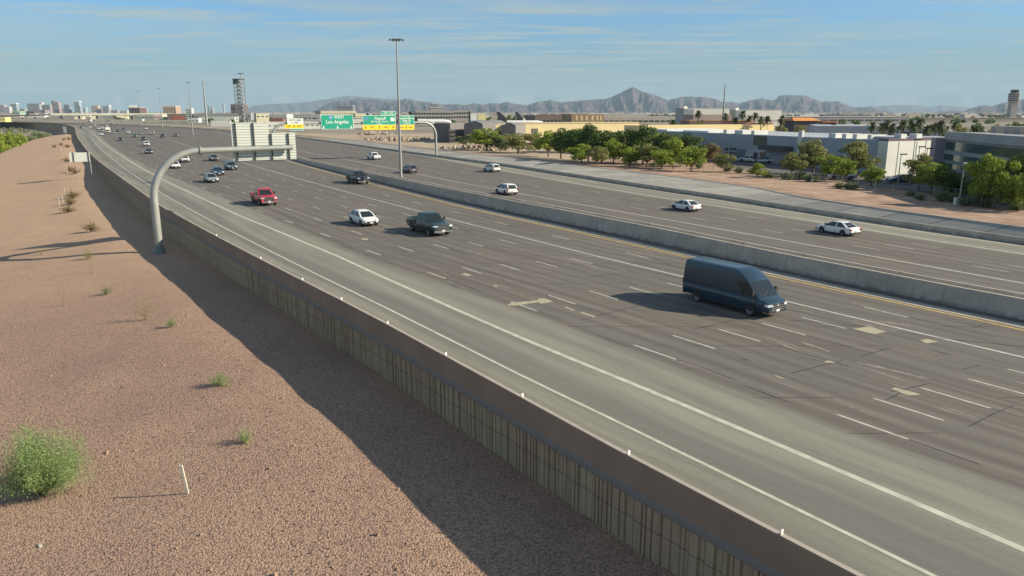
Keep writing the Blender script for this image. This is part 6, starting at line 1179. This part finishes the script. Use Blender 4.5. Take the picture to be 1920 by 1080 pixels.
V_, F_l = leaves(cs, rs, 5, 1.5, rnd, .7); o = link('distant_trees', lmesh('distant_trees', V_, F_l, LM['dark'])); prop(o, 'distant street trees mixed among the low buildings below the mountains', 'trees', kind='stuff')
# scattered low houses far off, part of the valley floor
r = random.Random(9); hm = [bmat('hs%d' % i, c) for i, c in enumerate([(.50, .46, .38), (.40, .34, .28), (.58, .57, .52), (.30, .27, .24)])]
hw_ = {}
mbs = [MB() for _ in range(4)]
for _ in range(700):
    Y = r.uniform(1500, 7500); px = r.uniform(-20, 1940); x = (px - 960) / FPX * Y * CP; w = r.uniform(12, 45); h = r.uniform(4, 9); d = r.uniform(10, 20); mbs[r.randrange(4)].obox((x, Y), (math.cos(.18), math.sin(.18)), w, d, 0, h)
MM = MB()
for i, q in enumerate(mbs): MM.add(q.v, q.f, i)
prop(MM.obj('distant_houses', hm, fix=False), 'countless small pale houses spread over the valley floor below the mountains', 'houses', kind='stuff')
# ================================================================ MOUNTAINS
g = NT('mountain_rock', 1.0); p_ = g.n('ShaderNodeTexCoord').outputs['Object']
MTN = g.out(g.mix(g.ramp(g.noise(p_, .004, 8, .65), .4, .62), c4(.045, .034, .042), c4(.12, .085, .08)))
def rng_(name, pts, D, back, front, seed, rough=1.0):
    xs = [p[0] for p in pts]; ys = [p[1] for p in pts]; r = np.random.default_rng(seed); step = 1.5; px = np.arange(xs[0], xs[-1] + .1, step); y = np.interp(px, xs, ys); n = len(px)
    y = y + np.convolve(r.normal(size=n + 4), [.2, .3, .3, .2, .0], 'same')[:n] * .8 * rough
    R_, Cn = [], 26; ph = r.uniform(0, 6, 8); noise2 = r.normal(size=(Cn, n)); 
    for _ in range(2): noise2 = (noise2 + np.roll(noise2, 1, 1) + np.roll(noise2, -1, 1)) / 3; noise2[1:-1] = (noise2[1:-1] + noise2[:-2] + noise2[2:]) / 3
    V = []; F = []
    for i in range(Cn):
        t = i / (Cn - 1)
        for k in range(n):
            ridge = aty((px[k], y[k]), D); Hh = float(ridge[2])
            if t <= .7: f = t / .7; Y = D - front * (1 - f); hgt = Hh * (f ** 1.25); spur = .20 * Hh * math.sin(px[k] * .19 + 2 * math.sin(px[k] * .05 + ph[0]) + ph[1] + f * 2.5) * f * (1 - f) * 2 + .5 * Hh * noise2[i, k] * (f * (1 - f)) * 1.6
            else: f = (t - .7) / .3; Y = D + back * f; hgt = Hh * (1 - f); spur = 0
            Xp = ridge[0] * (Y / D) if t <= .7 else ridge[0] * (Y / D); V.append((Xp, Y, max(-3, hgt + spur * (1 if f < .97 or t > .7 else 0) - 2 * (t == 0))))
    for i in range(Cn - 1):
        for k in range(n - 1): F.append((i * n + k, i * n + k + 1, (i + 1) * n + k + 1, (i + 1) * n + k))
    me = bpy.data.meshes.new(name); me.from_pydata(V, [], F); me.materials.append(MTN); me.update(); return prop(link(name, me), kind='structure')
rng_('mountains', [(580, 212), (603, 200), (628, 189), (650, 188), (672, 184), (688, 187), (710, 186), (727, 190), (747, 188), (760, 184), (773, 186), (787, 190), (805, 192), (817, 194), (832, 196), (853, 194), (870, 197), (888, 193), (905, 196), (920, 193), (937, 194), (950, 190), (967, 195), (987, 197), (1007, 191), (1033, 187), (1053, 192), (1073, 189), (1108, 186), (1138, 184), (1157, 176), (1173, 168), (1187, 161), (1198, 168), (1215, 173), (1230, 178), (1253, 187), (1273, 181), (1292, 180), (1307, 180), (1322, 181), (1332, 183), (1343, 185), (1352, 190), (1365, 190), (1387, 193), (1408, 187), (1430, 183), (1442, 187), (1453, 187), (1463, 179), (1480, 177), (1497, 178.5), (1507, 177), (1540, 190), (1572, 190), (1600, 201), (1637, 200), (1657, 207), (1680, 212)], 12500, 1500, 2600, 1)
rng_('mountains', [(1740, 212), (1752, 211), (1777, 208), (1810, 209), (1817, 203), (1845, 197), (1860, 199), (1875, 194), (1920, 185), (1960, 178), (2010, 172), (2100, 180), (2300, 205)], 10500, 1500, 2200, 2)
rng_('far_mountains', [(420, 211), (455, 206), (480, 197), (520, 194), (560, 192), (590, 188), (620, 184), (650, 179), (690, 181), (720, 184), (760, 187), (790, 188), (830, 195), (880, 205), (920, 211)], 21500, 1500, 2500, 3, .5)
rng_('far_mountains', [(1560, 211), (1600, 204), (1660, 197), (1707, 196), (1740, 200), (1765, 197), (1815, 201), (1860, 203), (1930, 208), (2000, 212)], 22500, 1500, 2500, 4, .5)
# ================================================================ HAZE
hm_ = bpy.data.materials.new('haze'); hm_.use_nodes = True; ht_ = hm_.node_tree; ht_.nodes.remove(ht_.nodes['Principled BSDF']); pv = ht_.nodes.new('ShaderNodeVolumePrincipled'); pv.inputs['Color'].default_value = (.55, .76, .92, 1); pv.inputs['Density'].default_value = HAZE; pv.inputs['Anisotropy'].default_value = 0.0; ht_.links.new(pv.outputs[0], ht_.nodes['Material Output'].inputs['Volume'])
mb = MB(); mb.box(-27600, 27600, -400, 27500, -9.5, 900); hz_o = mb.obj('haze', hm_); prop(hz_o, 'thin morning haze filling the valley', 'haze', kind='stuff')
